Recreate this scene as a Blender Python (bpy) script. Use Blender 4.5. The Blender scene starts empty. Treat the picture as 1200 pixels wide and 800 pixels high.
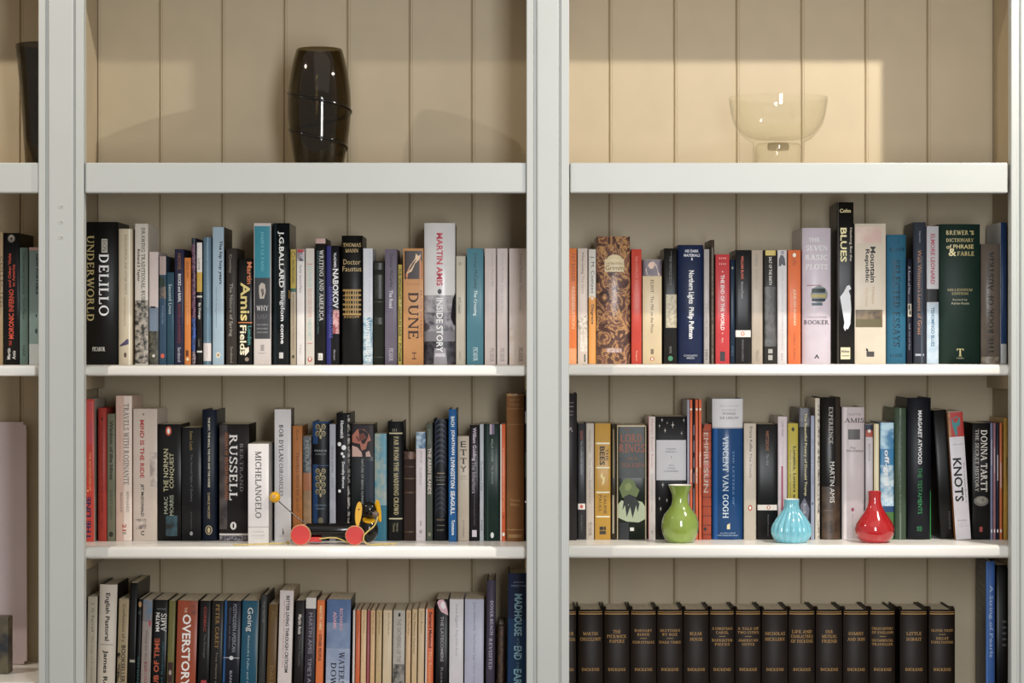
import bpy, bmesh, math, random
from mathutils import Vector, Matrix

# ------------------------------------------------------------------ camera, world, lights, exposure
S = bpy.context.scene
COL = S.collection
CZ = 1.55                      # camera height
FP = 3000.0                    # focal length in pixels of the 1200 px wide frame
cd = bpy.data.cameras.new('camera'); cam = bpy.data.objects.new('camera', cd); COL.objects.link(cam)
cam.location = (0, 0, CZ); cam.rotation_euler = (math.pi/2, 0, 0)
cd.sensor_width = 36; cd.lens = 36*FP/1200; cd.clip_start = 0.05; cd.clip_end = 50
cd.dof.use_dof = True; cd.dof.focus_distance = 4.32; cd.dof.aperture_fstop = 5.6
S.camera = cam
w = bpy.data.worlds.new('room_ambience'); S.world = w; w.use_nodes = True
w.node_tree.nodes['Background'].inputs[0].default_value = (1.0, 0.93, 0.86, 1)
w.node_tree.nodes['Background'].inputs[1].default_value = 0.42
def lamp(name, kind, loc, target, power, color, **kw):
    l = bpy.data.lights.new(name, kind); l.energy = power; l.color = color
    for k, v in kw.items(): setattr(l, k, v)
    o = bpy.data.objects.new(name, l); COL.objects.link(o); o.location = loc
    o.rotation_euler = (Vector(target)-Vector(loc)).to_track_quat('-Z', 'Y').to_euler()
    return o
lamp('ceiling_spot', 'SPOT', (1.144, 3.63, 2.63), (0.55, 4.35, 1.45), 74, (1.0, 0.93, 0.83), spot_size=2.7, spot_blend=0.5, shadow_soft_size=0.012)
lamp('ceiling_spot', 'SPOT', (-1.517, 3.63, 2.63), (-0.65, 4.35, 1.45), 34, (1.0, 0.90, 0.77), spot_size=2.7, spot_blend=0.5, shadow_soft_size=0.012)
lamp('window_light', 'AREA', (0.45, 1.3, 1.85), (0.25, 4.3, 1.45), 43, (0.94, 0.97, 1.0), shape='RECTANGLE', size=0.40, size_y=1.3)
lamp('ceiling_bounce', 'AREA', (0.35, 2.3, 2.95), (0.25, 3.3, 0.8), 5, (1.0, 0.93, 0.85), shape='RECTANGLE', size=2.6, size_y=1.4)
S.view_settings.view_transform = 'Standard'; S.view_settings.look = 'None'
S.view_settings.gamma = 1; S.view_settings.use_curve_mapping = False
S.view_settings.exposure = 0.0

# ------------------------------------------------------------------ helpers
YF = 4.2                       # plane of the bookcase face
YS = 4.226                     # front edge of the loose shelves
YB = 4.5                       # back boards
PI = math.pi
def X(px, Y): return (px-600)*Y/FP
def Z(py, Y): return CZ+(400-py)*Y/FP
def lin(h):
    h = h.lstrip('#')
    if len(h) == 3: h = ''.join(c*2 for c in h)
    r = []
    for i in (0, 2, 4):
        c = int(h[i:i+2], 16)/255
        r.append(c/12.92 if c <= .04045 else ((c+.055)/1.055)**2.4)
    return (r[0], r[1], r[2], 1)
def ink(c):
    # printed inks: deeper darks, cleaner whites, slightly muted hues
    v = [min(.86, q**1.14*1.10) for q in c[:3]]; g = .3*v[0]+.5*v[1]+.2*v[2]
    return tuple(g+(q-g)*.84 for q in v)+(1,)
MC = {}
def mat(name, col, rough=.45, noise=.10, scale=40., bump=0., spec=.5, metal=0., coat=0., trans=0., ior=1.5, stretch=None, col2=None):
    key = (name, col, rough, noise, scale, bump, spec, metal, coat, trans, stretch, col2)
    if key in MC: return MC[key]
    m = bpy.data.materials.new(name); m.use_nodes = True
    nt = m.node_tree; b = nt.nodes['Principled BSDF']; L = nt.links
    c = lin(col)
    if name in ('book_cover', 'spine_print', 'spine_picture'): c = ink(c)
    b.inputs['Roughness'].default_value = rough; b.inputs['Metallic'].default_value = metal
    b.inputs['Specular IOR Level'].default_value = spec; b.inputs['Coat Weight'].default_value = coat
    b.inputs['Coat Roughness'].default_value = .12
    b.inputs['Transmission Weight'].default_value = trans; b.inputs['IOR'].default_value = ior
    tc = nt.nodes.new('ShaderNodeTexCoord'); n = nt.nodes.new('ShaderNodeTexNoise')
    n.inputs['Scale'].default_value = scale; n.inputs['Detail'].default_value = 4
    if stretch:
        mp = nt.nodes.new('ShaderNodeMapping'); mp.inputs['Scale'].default_value = stretch
        L.new(tc.outputs['Object'], mp.inputs['Vector']); L.new(mp.outputs['Vector'], n.inputs['Vector'])
    else: L.new(tc.outputs['Object'], n.inputs['Vector'])
    r = nt.nodes.new('ShaderNodeValToRGB'); L.new(n.outputs['Fac'], r.inputs['Fac'])
    if col2:
        a, z = c, (lin(col2) if name != 'spine_picture' else ink(lin(col2))); r.color_ramp.elements[0].position = .40; r.color_ramp.elements[1].position = .60
    else:
        a = tuple(v*(1-noise) for v in c[:3])+(1,); z = tuple(min(1, v*(1+noise)) for v in c[:3])+(1,)
        r.color_ramp.elements[0].position = .3; r.color_ramp.elements[1].position = .7
    r.color_ramp.elements[0].color = a; r.color_ramp.elements[1].color = z
    L.new(r.outputs['Color'], b.inputs['Base Color'])
    if bump:
        bp = nt.nodes.new('ShaderNodeBump'); bp.inputs['Strength'].default_value = bump; bp.inputs['Distance'].default_value = .002
        L.new(n.outputs['Fac'], bp.inputs['Height']); L.new(bp.outputs['Normal'], b.inputs['Normal'])
    MC[key] = m
    return m
def marble():
    m = bpy.data.materials.new('marbled_paper'); m.use_nodes = True
    nt = m.node_tree; b = nt.nodes['Principled BSDF']; L = nt.links
    tc = nt.nodes.new('ShaderNodeTexCoord'); n = nt.nodes.new('ShaderNodeTexNoise')
    n.inputs['Scale'].default_value = 36; n.inputs['Detail'].default_value = 4; n.inputs['Distortion'].default_value = 2.2
    L.new(tc.outputs['Object'], n.inputs['Vector'])
    r = nt.nodes.new('ShaderNodeValToRGB'); L.new(n.outputs['Fac'], r.inputs['Fac'])
    e = r.color_ramp.elements; e[0].position = .3; e[0].color = lin('3a2a26'); e[1].position = .46; e[1].color = lin('6b4c46')
    for p, c in ((.50, 'b98b5c'), (.53, 'caa070'), (.56, '6e4a40'), (.64, '9c6a5e'), (.70, '4a3430')):
        q = e.new(p); q.color = lin(c)
    L.new(r.outputs['Color'], b.inputs['Base Color']); b.inputs['Roughness'].default_value = .28
    return m
def link(o, parent=None):
    COL.objects.link(o)
    if parent: o.parent = parent
    return o
def mesh_ob(name, V, F, m, parent=None, smooth=False, idx=None):
    me = bpy.data.meshes.new(name); me.from_pydata(V, [], F); 
    for q in (m if isinstance(m, (list, tuple)) else [m]): me.materials.append(q)
    if smooth is True: me.polygons.foreach_set('use_smooth', [True]*len(me.polygons))
    elif smooth: me.polygons.foreach_set('use_smooth', smooth)
    if idx: me.polygons.foreach_set('material_index', idx)
    me.update()
    return link(bpy.data.objects.new(name, me), parent)
def empty(name, loc, label=None, cat=None, group=None, kind=None, parent=None):
    o = bpy.data.objects.new(name, None); link(o, parent); o.location = loc; o.empty_display_size = .02
    return tag(o, label, cat, group, kind)
def tag(o, label=None, cat=None, group=None, kind=None):
    for k, v in (('label', label), ('category', cat), ('group', group), ('kind', kind)):
        if v: o[k] = v
    return o
def bm_ob(name, bm, m, parent=None, smooth=False, loc=None):
    me = bpy.data.meshes.new(name); bm.to_mesh(me); bm.free()
    for q in (m if isinstance(m, (list, tuple)) else [m]): me.materials.append(q)
    if smooth: me.polygons.foreach_set('use_smooth', [True]*len(me.polygons))
    o = link(bpy.data.objects.new(name, me), parent)
    if loc: o.location = loc
    return o
def box(name, x0, x1, y0, y1, z0, z1, m, parent=None, bev=.0015, segs=2, smooth=False):
    """box with its origin at its base centre, bevelled"""
    bm = bmesh.new(); bmesh.ops.create_cube(bm, size=1)
    for v in bm.verts: v.co = Vector((v.co.x*(x1-x0), v.co.y*(y1-y0), (v.co.z+.5)*(z1-z0)))
    if bev: bmesh.ops.bevel(bm, geom=bm.edges[:], offset=bev, segments=segs, profile=.5, affect='EDGES')
    return bm_ob(name, bm, m, parent, smooth, ((x0+x1)/2, (y0+y1)/2, z0))
def lathe(name, prof, m, parent=None, n=48, loc=(0, 0, 0), mod=None):
    """revolve (r,z) profile; closed where r==0"""
    V, F = [], []
    for k, (r, z) in enumerate(prof):
        for i in range(n):
            a = 2*PI*i/n; rr = r*(mod(a, z) if mod else 1)
            V.append((rr*math.cos(a), rr*math.sin(a), z))
    for k in range(len(prof)-1):
        for i in range(n):
            j = (i+1) % n
            F.append((k*n+i, k*n+j, (k+1)*n+j, (k+1)*n+i))
    o = mesh_ob(name, V, F, m, parent, True); bm = bmesh.new(); bm.from_mesh(o.data)
    bmesh.ops.remove_doubles(bm, verts=bm.verts, dist=1e-6); bmesh.ops.recalc_face_normals(bm, faces=bm.faces)
    bm.to_mesh(o.data); bm.free(); o.location = loc; o.data.set_sharp_from_angle(angle=math.radians(48))
    return o
def tube(name, pts, r, m, parent=None, n=8, sub=6):
    P = [Vector(p) for p in pts]; C = []
    for i in range(len(P)-1):
        a, b, c, d = P[max(i-1, 0)], P[i], P[i+1], P[min(i+2, len(P)-1)]
        for s in range(sub):
            t = s/sub
            C.append(.5*((2*b)+(c-a)*t+(2*a-5*b+4*c-d)*t*t+(3*b-a-3*c+d)*t**3))
    C.append(P[-1]); V, F = [], []
    for i, p in enumerate(C):
        t = (C[min(i+1, len(C)-1)]-C[max(i-1, 0)]).normalized()
        u = t.cross(Vector((.1, .3, 1))).normalized(); v = t.cross(u)
        for k in range(n):
            a = 2*PI*k/n; V.append(tuple(p+r*(math.cos(a)*u+math.sin(a)*v)))
    for i in range(len(C)-1):
        for k in range(n):
            j = (k+1) % n; F.append((i*n+k, i*n+j, (i+1)*n+j, (i+1)*n+k))
    F.append(tuple(range(n))[::-1]); F.append(tuple((len(C)-1)*n+k for k in range(n)))
    return mesh_ob(name, V, F, m, parent, True)
def ball(name, c, r, m, parent=None, sc=(1, 1, 1), rot=None):
    bm = bmesh.new(); bmesh.ops.create_uvsphere(bm, u_segments=24, v_segments=16, radius=r)
    o = bm_ob(name, bm, m, parent, True, c)
    for v in o.data.vertices: v.co = Vector((v.co.x*sc[0], v.co.y*sc[1], v.co.z*sc[2]))
    if rot: o.rotation_euler = rot
    return o

# ------------------------------------------------------------------ glyphs: every letter is meshed once from the built-in font
GL = {}
CH = "ABCDEFGHIJKLMNOPQRSTUVWXYZabcdefghijklmnopqrstuvwxyz0123456789&,.:'!?*+-~/"
def glyphs():
    cu = {}
    def mk(s, off):
        c = bpy.data.curves.new('g', 'FONT'); c.body = s; c.size = 1; c.resolution_u = 2; c.offset = off; c.fill_mode = 'FRONT'
        o = bpy.data.objects.new('g', c); COL.objects.link(o); return o
    for bold in (0, 1):
        for ch in CH: cu[(ch, bold)] = mk(ch, .022*bold)
    ad = {ch: mk('H'+ch+'H', 0) for ch in CH+' '}; ad['HH'] = mk('HH', 0)
    bpy.context.view_layer.update(); dg = bpy.context.evaluated_depsgraph_get()
    W = {k: o.dimensions.x for k, o in ad.items()}
    for (ch, b), o in cu.items():
        me = bpy.data.meshes.new_from_object(o.evaluated_get(dg)); me.calc_loop_triangles()
        GL[(ch, b)] = ([(v.co.x, v.co.y) for v in me.vertices], [tuple(p.vertices) for p in me.polygons], W[ch]-W['HH'])
        bpy.data.meshes.remove(me)
    GL[(' ', 0)] = GL[(' ', 1)] = ([], [], W[' ']-W['HH'])
    for o in list(cu.values())+list(ad.values()):
        d = o.data; bpy.data.objects.remove(o); bpy.data.curves.remove(d)
glyphs()

def serif_font():
    TH, th = .175, .095
    def Ln(x0, y0, x1, y1, w):
        d = Vector((x1-x0, y1-y0)); n = Vector((-d.y, d.x)).normalized()
        if abs(d.y) > abs(d.x)*.5: n = Vector((1, 0)) if n.x > 0 else Vector((-1, 0))     # cut ends level
        n *= w/2; return [(x0+n.x, y0+n.y), (x0-n.x, y0-n.y), (x1-n.x, y1-n.y), (x1+n.x, y1+n.y)]
    def Ar(cx, cy, rx, ry, a0, a1, n=12):
        o = []
        for i in range(n+1):
            q = math.radians(a0+(a1-a0)*i/n); w = th+(TH-th)*abs(math.cos(q))
            c, s_ = math.cos(q), math.sin(q); o.append(((cx+rx*c, cy+ry*s_), (cx+(rx-w)*c, cy+(ry-min(w, th*1.3))*s_)))
        return [[o[i][0], o[i+1][0], o[i+1][1], o[i][1]] for i in range(n)]
    V = lambda x, y0=0, y1=1, w=TH: [Ln(x, y0, x, y1, w)]
    H_ = lambda x0, x1, y, w=th: [Ln(x0, y, x1, y, w)]
    F_ = lambda x, y, l=.32: H_(x-l/2, x+l/2, y+(th/2 if y < .5 else -th/2), th*.85)
    G = {
     'A': ([Ln(.08, 0, .42, 1, th), Ln(.42, 1, .74, 0, TH)]+H_(.2, .62, .34)+F_(.08, 0, .26)+F_(.74, 0), .86),
     'B': (V(.18)+Ar(.34, .75, .26, .25, -90, 90)+Ar(.34, .26, .32, .26, -90, 90)+H_(.1, .36, th/2)+H_(.1, .36, 1-th/2)+H_(.18, .36, .51), .76),
     'C': (Ar(.46, .5, .42, .51, 45, 315, 18)+V(.76, .70, .98, th)+V(.76, .04, .28, th), .88),
     'D': (V(.18)+Ar(.34, .5, .46, .5, -90, 90, 14)+H_(.06, .36, th/2)+H_(.06, .36, 1-th/2), .90),
     'E': (V(.18)+H_(.06, .66, th/2)+H_(.06, .62, 1-th/2)+H_(.2, .5, .51)+V(.64, 0, .24, th)+V(.60, .76, 1, th)+V(.48, .4, .62, th), .74),
     'F': (V(.18)+F_(.18, 0)+H_(.06, .62, 1-th/2)+H_(.2, .5, .5)+V(.60, .76, 1, th)+V(.48, .4, .6, th), .68),
     'G': (Ar(.46, .5, .42, .51, 45, 315, 18)+V(.76, .72, .98, th)+V(.74, .06, .44)+F_(.74, .44, .3), .94),
     'H': (V(.18)+V(.78)+H_(.2, .76, .51)+F_(.18, 0)+F_(.78, 0)+F_(.18, 1)+F_(.78, 1), .98),
     'I': (V(.2)+F_(.2, 0, .36)+F_(.2, 1, .36), .40),
     'J': (V(.34, .12, 1)+F_(.34, 1, .34)+Ar(.17, .14, .24, .2, 180, 360, 8), .50),
     'K': (V(.18)+F_(.18, 0)+F_(.18, 1)+[Ln(.24, .4, .68, .97, th), Ln(.36, .55, .74, 0, TH)]+F_(.68, 1, .26)+F_(.76, 0, .3), .90),
     'L': (V(.18)+F_(.18, 1)+H_(.06, .66, th/2)+V(.64, 0, .28, th), .72),
     'M': (V(.14, w=th)+V(.90)+[Ln(.14, 1, .50, 0, TH), Ln(.50, 0, .88, 1, th)]+F_(.14, 0, .24)+F_(.90, 0)+H_(.02, .2, 1-th/2)+H_(.86, 1.04, 1-th/2), 1.06),
     'N': (V(.14, w=th)+V(.78, w=th)+[Ln(.14, 1, .78, 0, TH)]+F_(.14, 0, .26)+F_(.78, 1, .26)+H_(.02, .18, 1-th/2), .92),
     'O': (Ar(.48, .5, .46, .51, 0, 360, 24), .96),
     'P': (V(.18)+F_(.18, 0, .36)+Ar(.34, .73, .3, .27, -90, 90)+H_(.06, .36, 1-th/2)+H_(.18, .36, .47), .70),
     'Q': (Ar(.48, .5, .46, .51, 0, 360, 24)+[Ln(.5, .06, .84, -.2, TH)], .96),
     'R': (V(.18)+F_(.18, 0)+Ar(.34, .75, .28, .25, -90, 90)+H_(.06, .36, 1-th/2)+H_(.18, .36, .51)+[Ln(.4, .5, .74, 0, TH)]+F_(.78, 0, .24), .88),
     'S': (Ar(.34, .74, .27, .27, 30, 250, 12)+Ar(.34, .26, .29, .27, -150, 70, 12)+[Ln(.2, .62, .48, .4, TH*.9)]+V(.58, .72, .98, th)+V(.07, .02, .28, th), .68),
     'T': (V(.4)+F_(.4, 0, .36)+H_(.04, .76, 1-th/2)+V(.05, .74, 1, th)+V(.75, .74, 1, th), .80),
     'U': (V(.18, .3, 1)+V(.74, .3, 1, th)+F_(.18, 1)+F_(.74, 1, .26)+Ar(.44, .32, .335, .33, 180, 360, 12), .90),
     'V': ([Ln(.12, 1, .44, 0, TH), Ln(.44, 0, .76, 1, th)]+F_(.12, 1)+F_(.76, 1, .24), .86),
     'W': ([Ln(.12, 1, .36, 0, TH), Ln(.36, 0, .58, 1, th), Ln(.56, 1, .80, 0, TH), Ln(.80, 0, 1.04, 1, th)]+F_(.12, 1, .28)+F_(1.04, 1, .24), 1.14),
     'X': ([Ln(.12, 1, .72, 0, TH), Ln(.1, 0, .7, 1, th)]+F_(.12, 1, .28)+F_(.72, 0, .28)+F_(.1, 0, .24)+F_(.7, 1, .24), .84),
     'Y': ([Ln(.1, 1, .4, .45, TH), Ln(.4, .45, .7, 1, th)]+V(.4, 0, .5)+F_(.4, 0)+F_(.1, 1, .28)+F_(.7, 1, .24), .80),
     'Z': (H_(.06, .66, 1-th/2)+H_(.06, .68, th/2)+[Ln(.58, 1, .14, 0, TH)]+V(.08, .76, 1, th)+V(.66, 0, .24, th), .74)}
    for ch, (qs, adv) in G.items():
        vs, fs = [], []
        for q in qs:
            ar = sum(q[i][0]*q[(i+1) % 4][1]-q[(i+1) % 4][0]*q[i][1] for i in range(4))
            o = len(vs); vs += [(p[0]*.72, p[1]*.72) for p in (q if ar > 0 else q[::-1])]; fs.append((o, o+1, o+2, o+3))
        GL[(ch, 2)] = (vs, fs, (adv+.06)*.72)
serif_font()
SERIF = set('UNDERWORLD|DELILLO|DON|PICADOR|DUNE|FRANK HERBERT|MICHELANGELO|RUSSELL|BERTRAND|HISTORY OF WESTERN PHILOSOPHY|TRAVELS WITH ROSINANTE|DRAWING TRADITIONAL BUILDINGS|WRITING AND AMERICA|THOMAS|MANN|VINCENT VAN GOGH|THE LETTERS OF|BOB DYLAN|CHRONICLES|FAR FROM THE MADDING CROWD|SELECTED ESSAYS|FABER|ELIOT|BREWER|DICTIONARY|FABLE|MILLENNIUM|EDITION|T|SEVEN|BASIC|PLOTS|BOOKER|CHRISTOPHER|DONNA TARTT|THE SECRET HISTORY|EXPERIENCE|AMIS|TOLKIEN|LORD|RINGS|THE|WATERSHIP|DOWN|PETER CAREY|DOVER BEACH|REVISITED|LECTURES ON LITERATURE|THE BOOK OF AUSTRIA|WHY|JAMES LE FANU'.split('|'))
def layout(s, bold):
    if bold < 2 and s in SERIF: bold = 2
    V, F, x = [], [], 0
    for ch in s:
        key = (ch, bold) if (ch, bold) in GL else (ch, bold % 2) if (ch, bold % 2) in GL else (' ', 0)
        v, f, a = GL[key]
        o = len(V); V += [(p[0]+x, p[1]) for p in v]; F += [tuple(i+o for i in q) for q in f]; x += a
    x0 = min(p[0] for p in V); x1 = max(p[0] for p in V); y0 = min(p[1] for p in V); y1 = max(p[1] for p in V)
    return [((p[0]-x0)/(x1-x0), (p[1]-y0)/(y1-y0)) for p in V], F

# ------------------------------------------------------------------ the setting
cream = mat('cream_board_paint', 'b8a98d', .55, .05, 9, .05)
face = mat('grey_face_paint', 'b7bab6', .42, .03, 5, .02)
shelfp = mat('white_shelf_paint', 'fbf8f1', .30, .04, 7, .02)
wood = mat('dark_floor_wood', '5a4634', .5, .25, 6, .1, stretch=(1, 12, 1))
plaster = mat('wall_plaster', 'cfccc4', .8, .04, 12, .05)
fl = empty('floor', (0, 2.6, 0), kind='structure')
for i in range(24):
    box('floor_board', -2.4+.2*i+.001, -2.4+.2*(i+1)-.001, -2, 2.6, -.02, 0, wood, fl, .0015, 1)
for o in fl.children: o.location.y -= .3; o.location.z = 0-.02
PZ0, PZ1 = 0.0, 2.5
def wallbox(name, *a):
    o = box(name, *a, plaster, None, 0); tag(o, kind='structure'); return o
wallbox('wall_right', .90, 2.4, YF+.02, YF+.12, 0, 3.0)
wallbox('wall_left', -2.4, -1.40, YF+.02, YF+.12, 0, 3.0)
wallbox('wall_back', -1.40, .90, YB+.02, YB+.12, 0, 3.0)
wallbox('trim_1', -1.40, .90, YF+.02, YB+.02, 2.5, 3.0)

case = empty('bookcase', (-.25, YF, 0), 'wide built-in bookcase with grey uprights and cream tongue-and-groove back', 'bookcase')
def inb(o):
    o.location -= Vector((-.25, YF, 0)); o.parent = case; return o
def cbox(name, *a, **k): return inb(box(name, *a, **k))
# vertical back boards with V joints
g = [-1.40, X(-180, YB), X(-108, YB), X(-35, YB), X(24, YB), X(69, YB), X(114, YB), X(187, YB), X(260, YB), X(333, YB), X(407, YB), X(480, YB), X(553, YB), X(633, YB), X(714, YB), X(790, YB), X(863, YB), X(939, YB), X(1014, YB), X(1087, YB), X(1164.5, YB), .90]
for a, b in zip(g, g[1:]):
    V, F = [], []
    c = (a+b)/2; h = (b-a)/2; pr = [(-h+.0001, .012), (-h+.0002, .0028), (-h+.0022, 0), (-h+.0045, 0), (-h+.0050, .0006), (-h+.0056, .0), (h-.0022, 0), (h-.0002, .0028), (h-.0001, .012)]
    for z in (PZ0, PZ1):
        for x, y in pr: V.append((x, y, z-PZ0))
    n = len(pr)
    for i in range(n-1): F.append((i, i+1, n+i+1, n+i))
    F.append((n-1, 0, n, 2*n-1))
    inb(mesh_ob('back_board', V, F, cream)).location += Vector((c, YB, PZ0))
# uprights behind the face frame
def side(x0, x1): cbox('side_panel', x0, x1, YF+.026, YB, PZ0, PZ1, cream, bev=0)
side(-.7515, -.729); side(.036, .082-.0005); side(.8475, .87); side(-1.40, -1.378)
# face-frame uprights: a moulded board, sunk margins and a raised centre
def stile(px0, px1, a, b):
    x0, x1 = X(px0, YF), X(px1, YF); c = (x0+x1)/2
    xa, xb = X(a, YF)-c, X(b, YF)-c; h = (x1-x0)/2
    pr = [(-h, .026), (-h, .0012), (-h+.0012, 0), (xa-.0062, 0), (xa-.0046, .005), (xa-.0010, .005), (xa+.0004, .0008), (xa+.002, -.0006),
          (xb-.002, -.0006), (xb-.0004, .0008), (xb+.0008, .004), (xb+.0028, .0040), (xb+.0040, .0), (h-.0012, 0), (h, .0012), (h, .026)]
    V = [(x, y, z) for z in (0, PZ1-PZ0) for x, y in pr]; n = len(pr)
    F = [(i, i+1, n+i+1, n+i) for i in range(n-1)]+[(n-1, 0, n, 2*n-1), tuple(range(n))[::-1], tuple(range(n, 2*n))]
    o = inb(mesh_ob('upright', V, F, face)); o.location += Vector((c, YF, PZ0)); return o
stile(45, 98, 57, 86); stile(617, 667, 629, 655); stile(1185, 1240, 1196, 1228)
stile(-430, -382, -420, -392)
cbox('header', -1.40, .90, YF+.001, YF+.026, Z(-95, YF), Z(-95, YF)+.12, face, bev=.001)
cbox('head_board', -1.378, .8475, YF+.026, YB, Z(-95, YF)+.001, Z(-95, YF)+.022, cream, bev=0)
# fixed shelf: deep square-edged front lath and a board behind it
zt, zb = Z(190.5, YF+.004), Z(226, YF+.004)
for px0, px1 in ((-381, 44.3), (98.8, 616.6), (668.0, 1181.5)):
    cbox('shelf_front_rail', X(px0, YF), X(px1, YF), YF+.004, YF+.030, zb, zt, face, bev=.0022)
for x0, x1 in ((-1.378, -.7515), (-.729, .036), (.0815, .8475)):
    cbox('fixed_shelf', x0+.0003, x1-.0003, YF+.030, YB-.0005, zt-.024, zt-.0004, cream, bev=.0005)
# three filled screw holes in the left upright
for py in (242, 260, 278):
    bm = bmesh.new(); bmesh.ops.create_cone(bm, cap_ends=True, segments=16, radius1=.0036, radius2=.0030, depth=.0012)
    o = bm_ob('screw_filler', bm, mat('filler_ring', 'b9bab2', .6), None, False, (X(71.5, YF), YF-.0009, Z(py, YF))); o.rotation_euler.x = PI/2; inb(o)
    bm = bmesh.new(); bmesh.ops.create_cone(bm, cap_ends=True, segments=8, radius1=.0011, radius2=.0009, depth=.0006)
    o = bm_ob('screw_dimple', bm, mat('filler_dark', '6d6a60', .8), None, False, (X(72.3, YF), YF-.0017, Z(py, YF))); o.rotation_euler.x = PI/2; inb(o)
# loose shelves with rounded noses, and the battens that carry them
def shelf(x0, x1, pt, pb, label):
    z1 = Z(pt, YS); z0 = Z(pb, YS); T = z1-z0; c = (x0+x1)/2; h = (x1-x0)/2-.0008
    r = T*.30; pr = [(0, YB-YS-.001)]
    # nose profile (z measured from underside, y from front)
    pts = [(YB-YS-.001, 0), (r, 0)]
    pts = [(YB-YS-.001, 0)]+[(r-r*math.sin(a), r-r*math.cos(a)) for a in [i*PI/12 for i in range(7)]]
    pts += [(r-r*math.cos(a), T-r+r*math.sin(a)) for a in [i*PI/12 for i in range(7)]]+[(YB-YS-.001, T)]
    V = [(x, y, z) for x in (-h, h) for y, z in pts]; n = len(pts)
    F = [(i, n+i, n+i+1, i+1) for i in range(n-1)]+[(n-1, 2*n-1, n, 0), tuple(range(n)), tuple(range(n, 2*n))[::-1]]
    o = mesh_ob('shelf', V, F, shelfp, None, [0 < i < n-2 for i in range(n-1)]+[False]*3)
    bm = bmesh.new(); bm.from_mesh(o.data); bmesh.ops.recalc_face_normals(bm, faces=bm.faces); bm.to_mesh(o.data); bm.free()
    o.location = (c, YS, z0); tag(o, label, 'shelf', 'loose white shelves of the bookcase')
    for xx, s in ((x0, 1), (x1, -1)):
        a, b = sorted((xx, xx+s*.014))
        cbox('batten', a+.0003, b-.0003, YS+.022, YB-.004, z0-.024, z0-.0004, cream, bev=.001)
    return z1
LB, RB, OB = (-.729, .036), (.0815, .8475), (-1.378, -.7515)
Z1L = shelf(*LB, 428, 440.5, 'white shelf with rounded edge under the upper row of books, left of the centre upright')
Z1R = shelf(*RB, 427, 440, 'white shelf with rounded edge under the upper row of books, right of the centre upright')
Z1O = shelf(*OB, 428, 440.5, 'white shelf end carrying the two pale green paperbacks at the left edge')
Z2L = shelf(*LB, 640, 655, 'white shelf carrying the pull-along toy dog')
Z2R = shelf(*RB, 638.5, 654, 'white shelf carrying the three small coloured vases')
Z2O = shelf(*OB, 799.5, 815, 'white shelf at bottom left carrying the leaning pale panel')
Z3L = shelf(*LB, 882, 897, 'lowest white shelf, left of the centre upright, under the leaning books')
Z3R = shelf(*RB, 884, 899, 'lowest white shelf, right of the centre upright, under the matching dark volumes')

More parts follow.
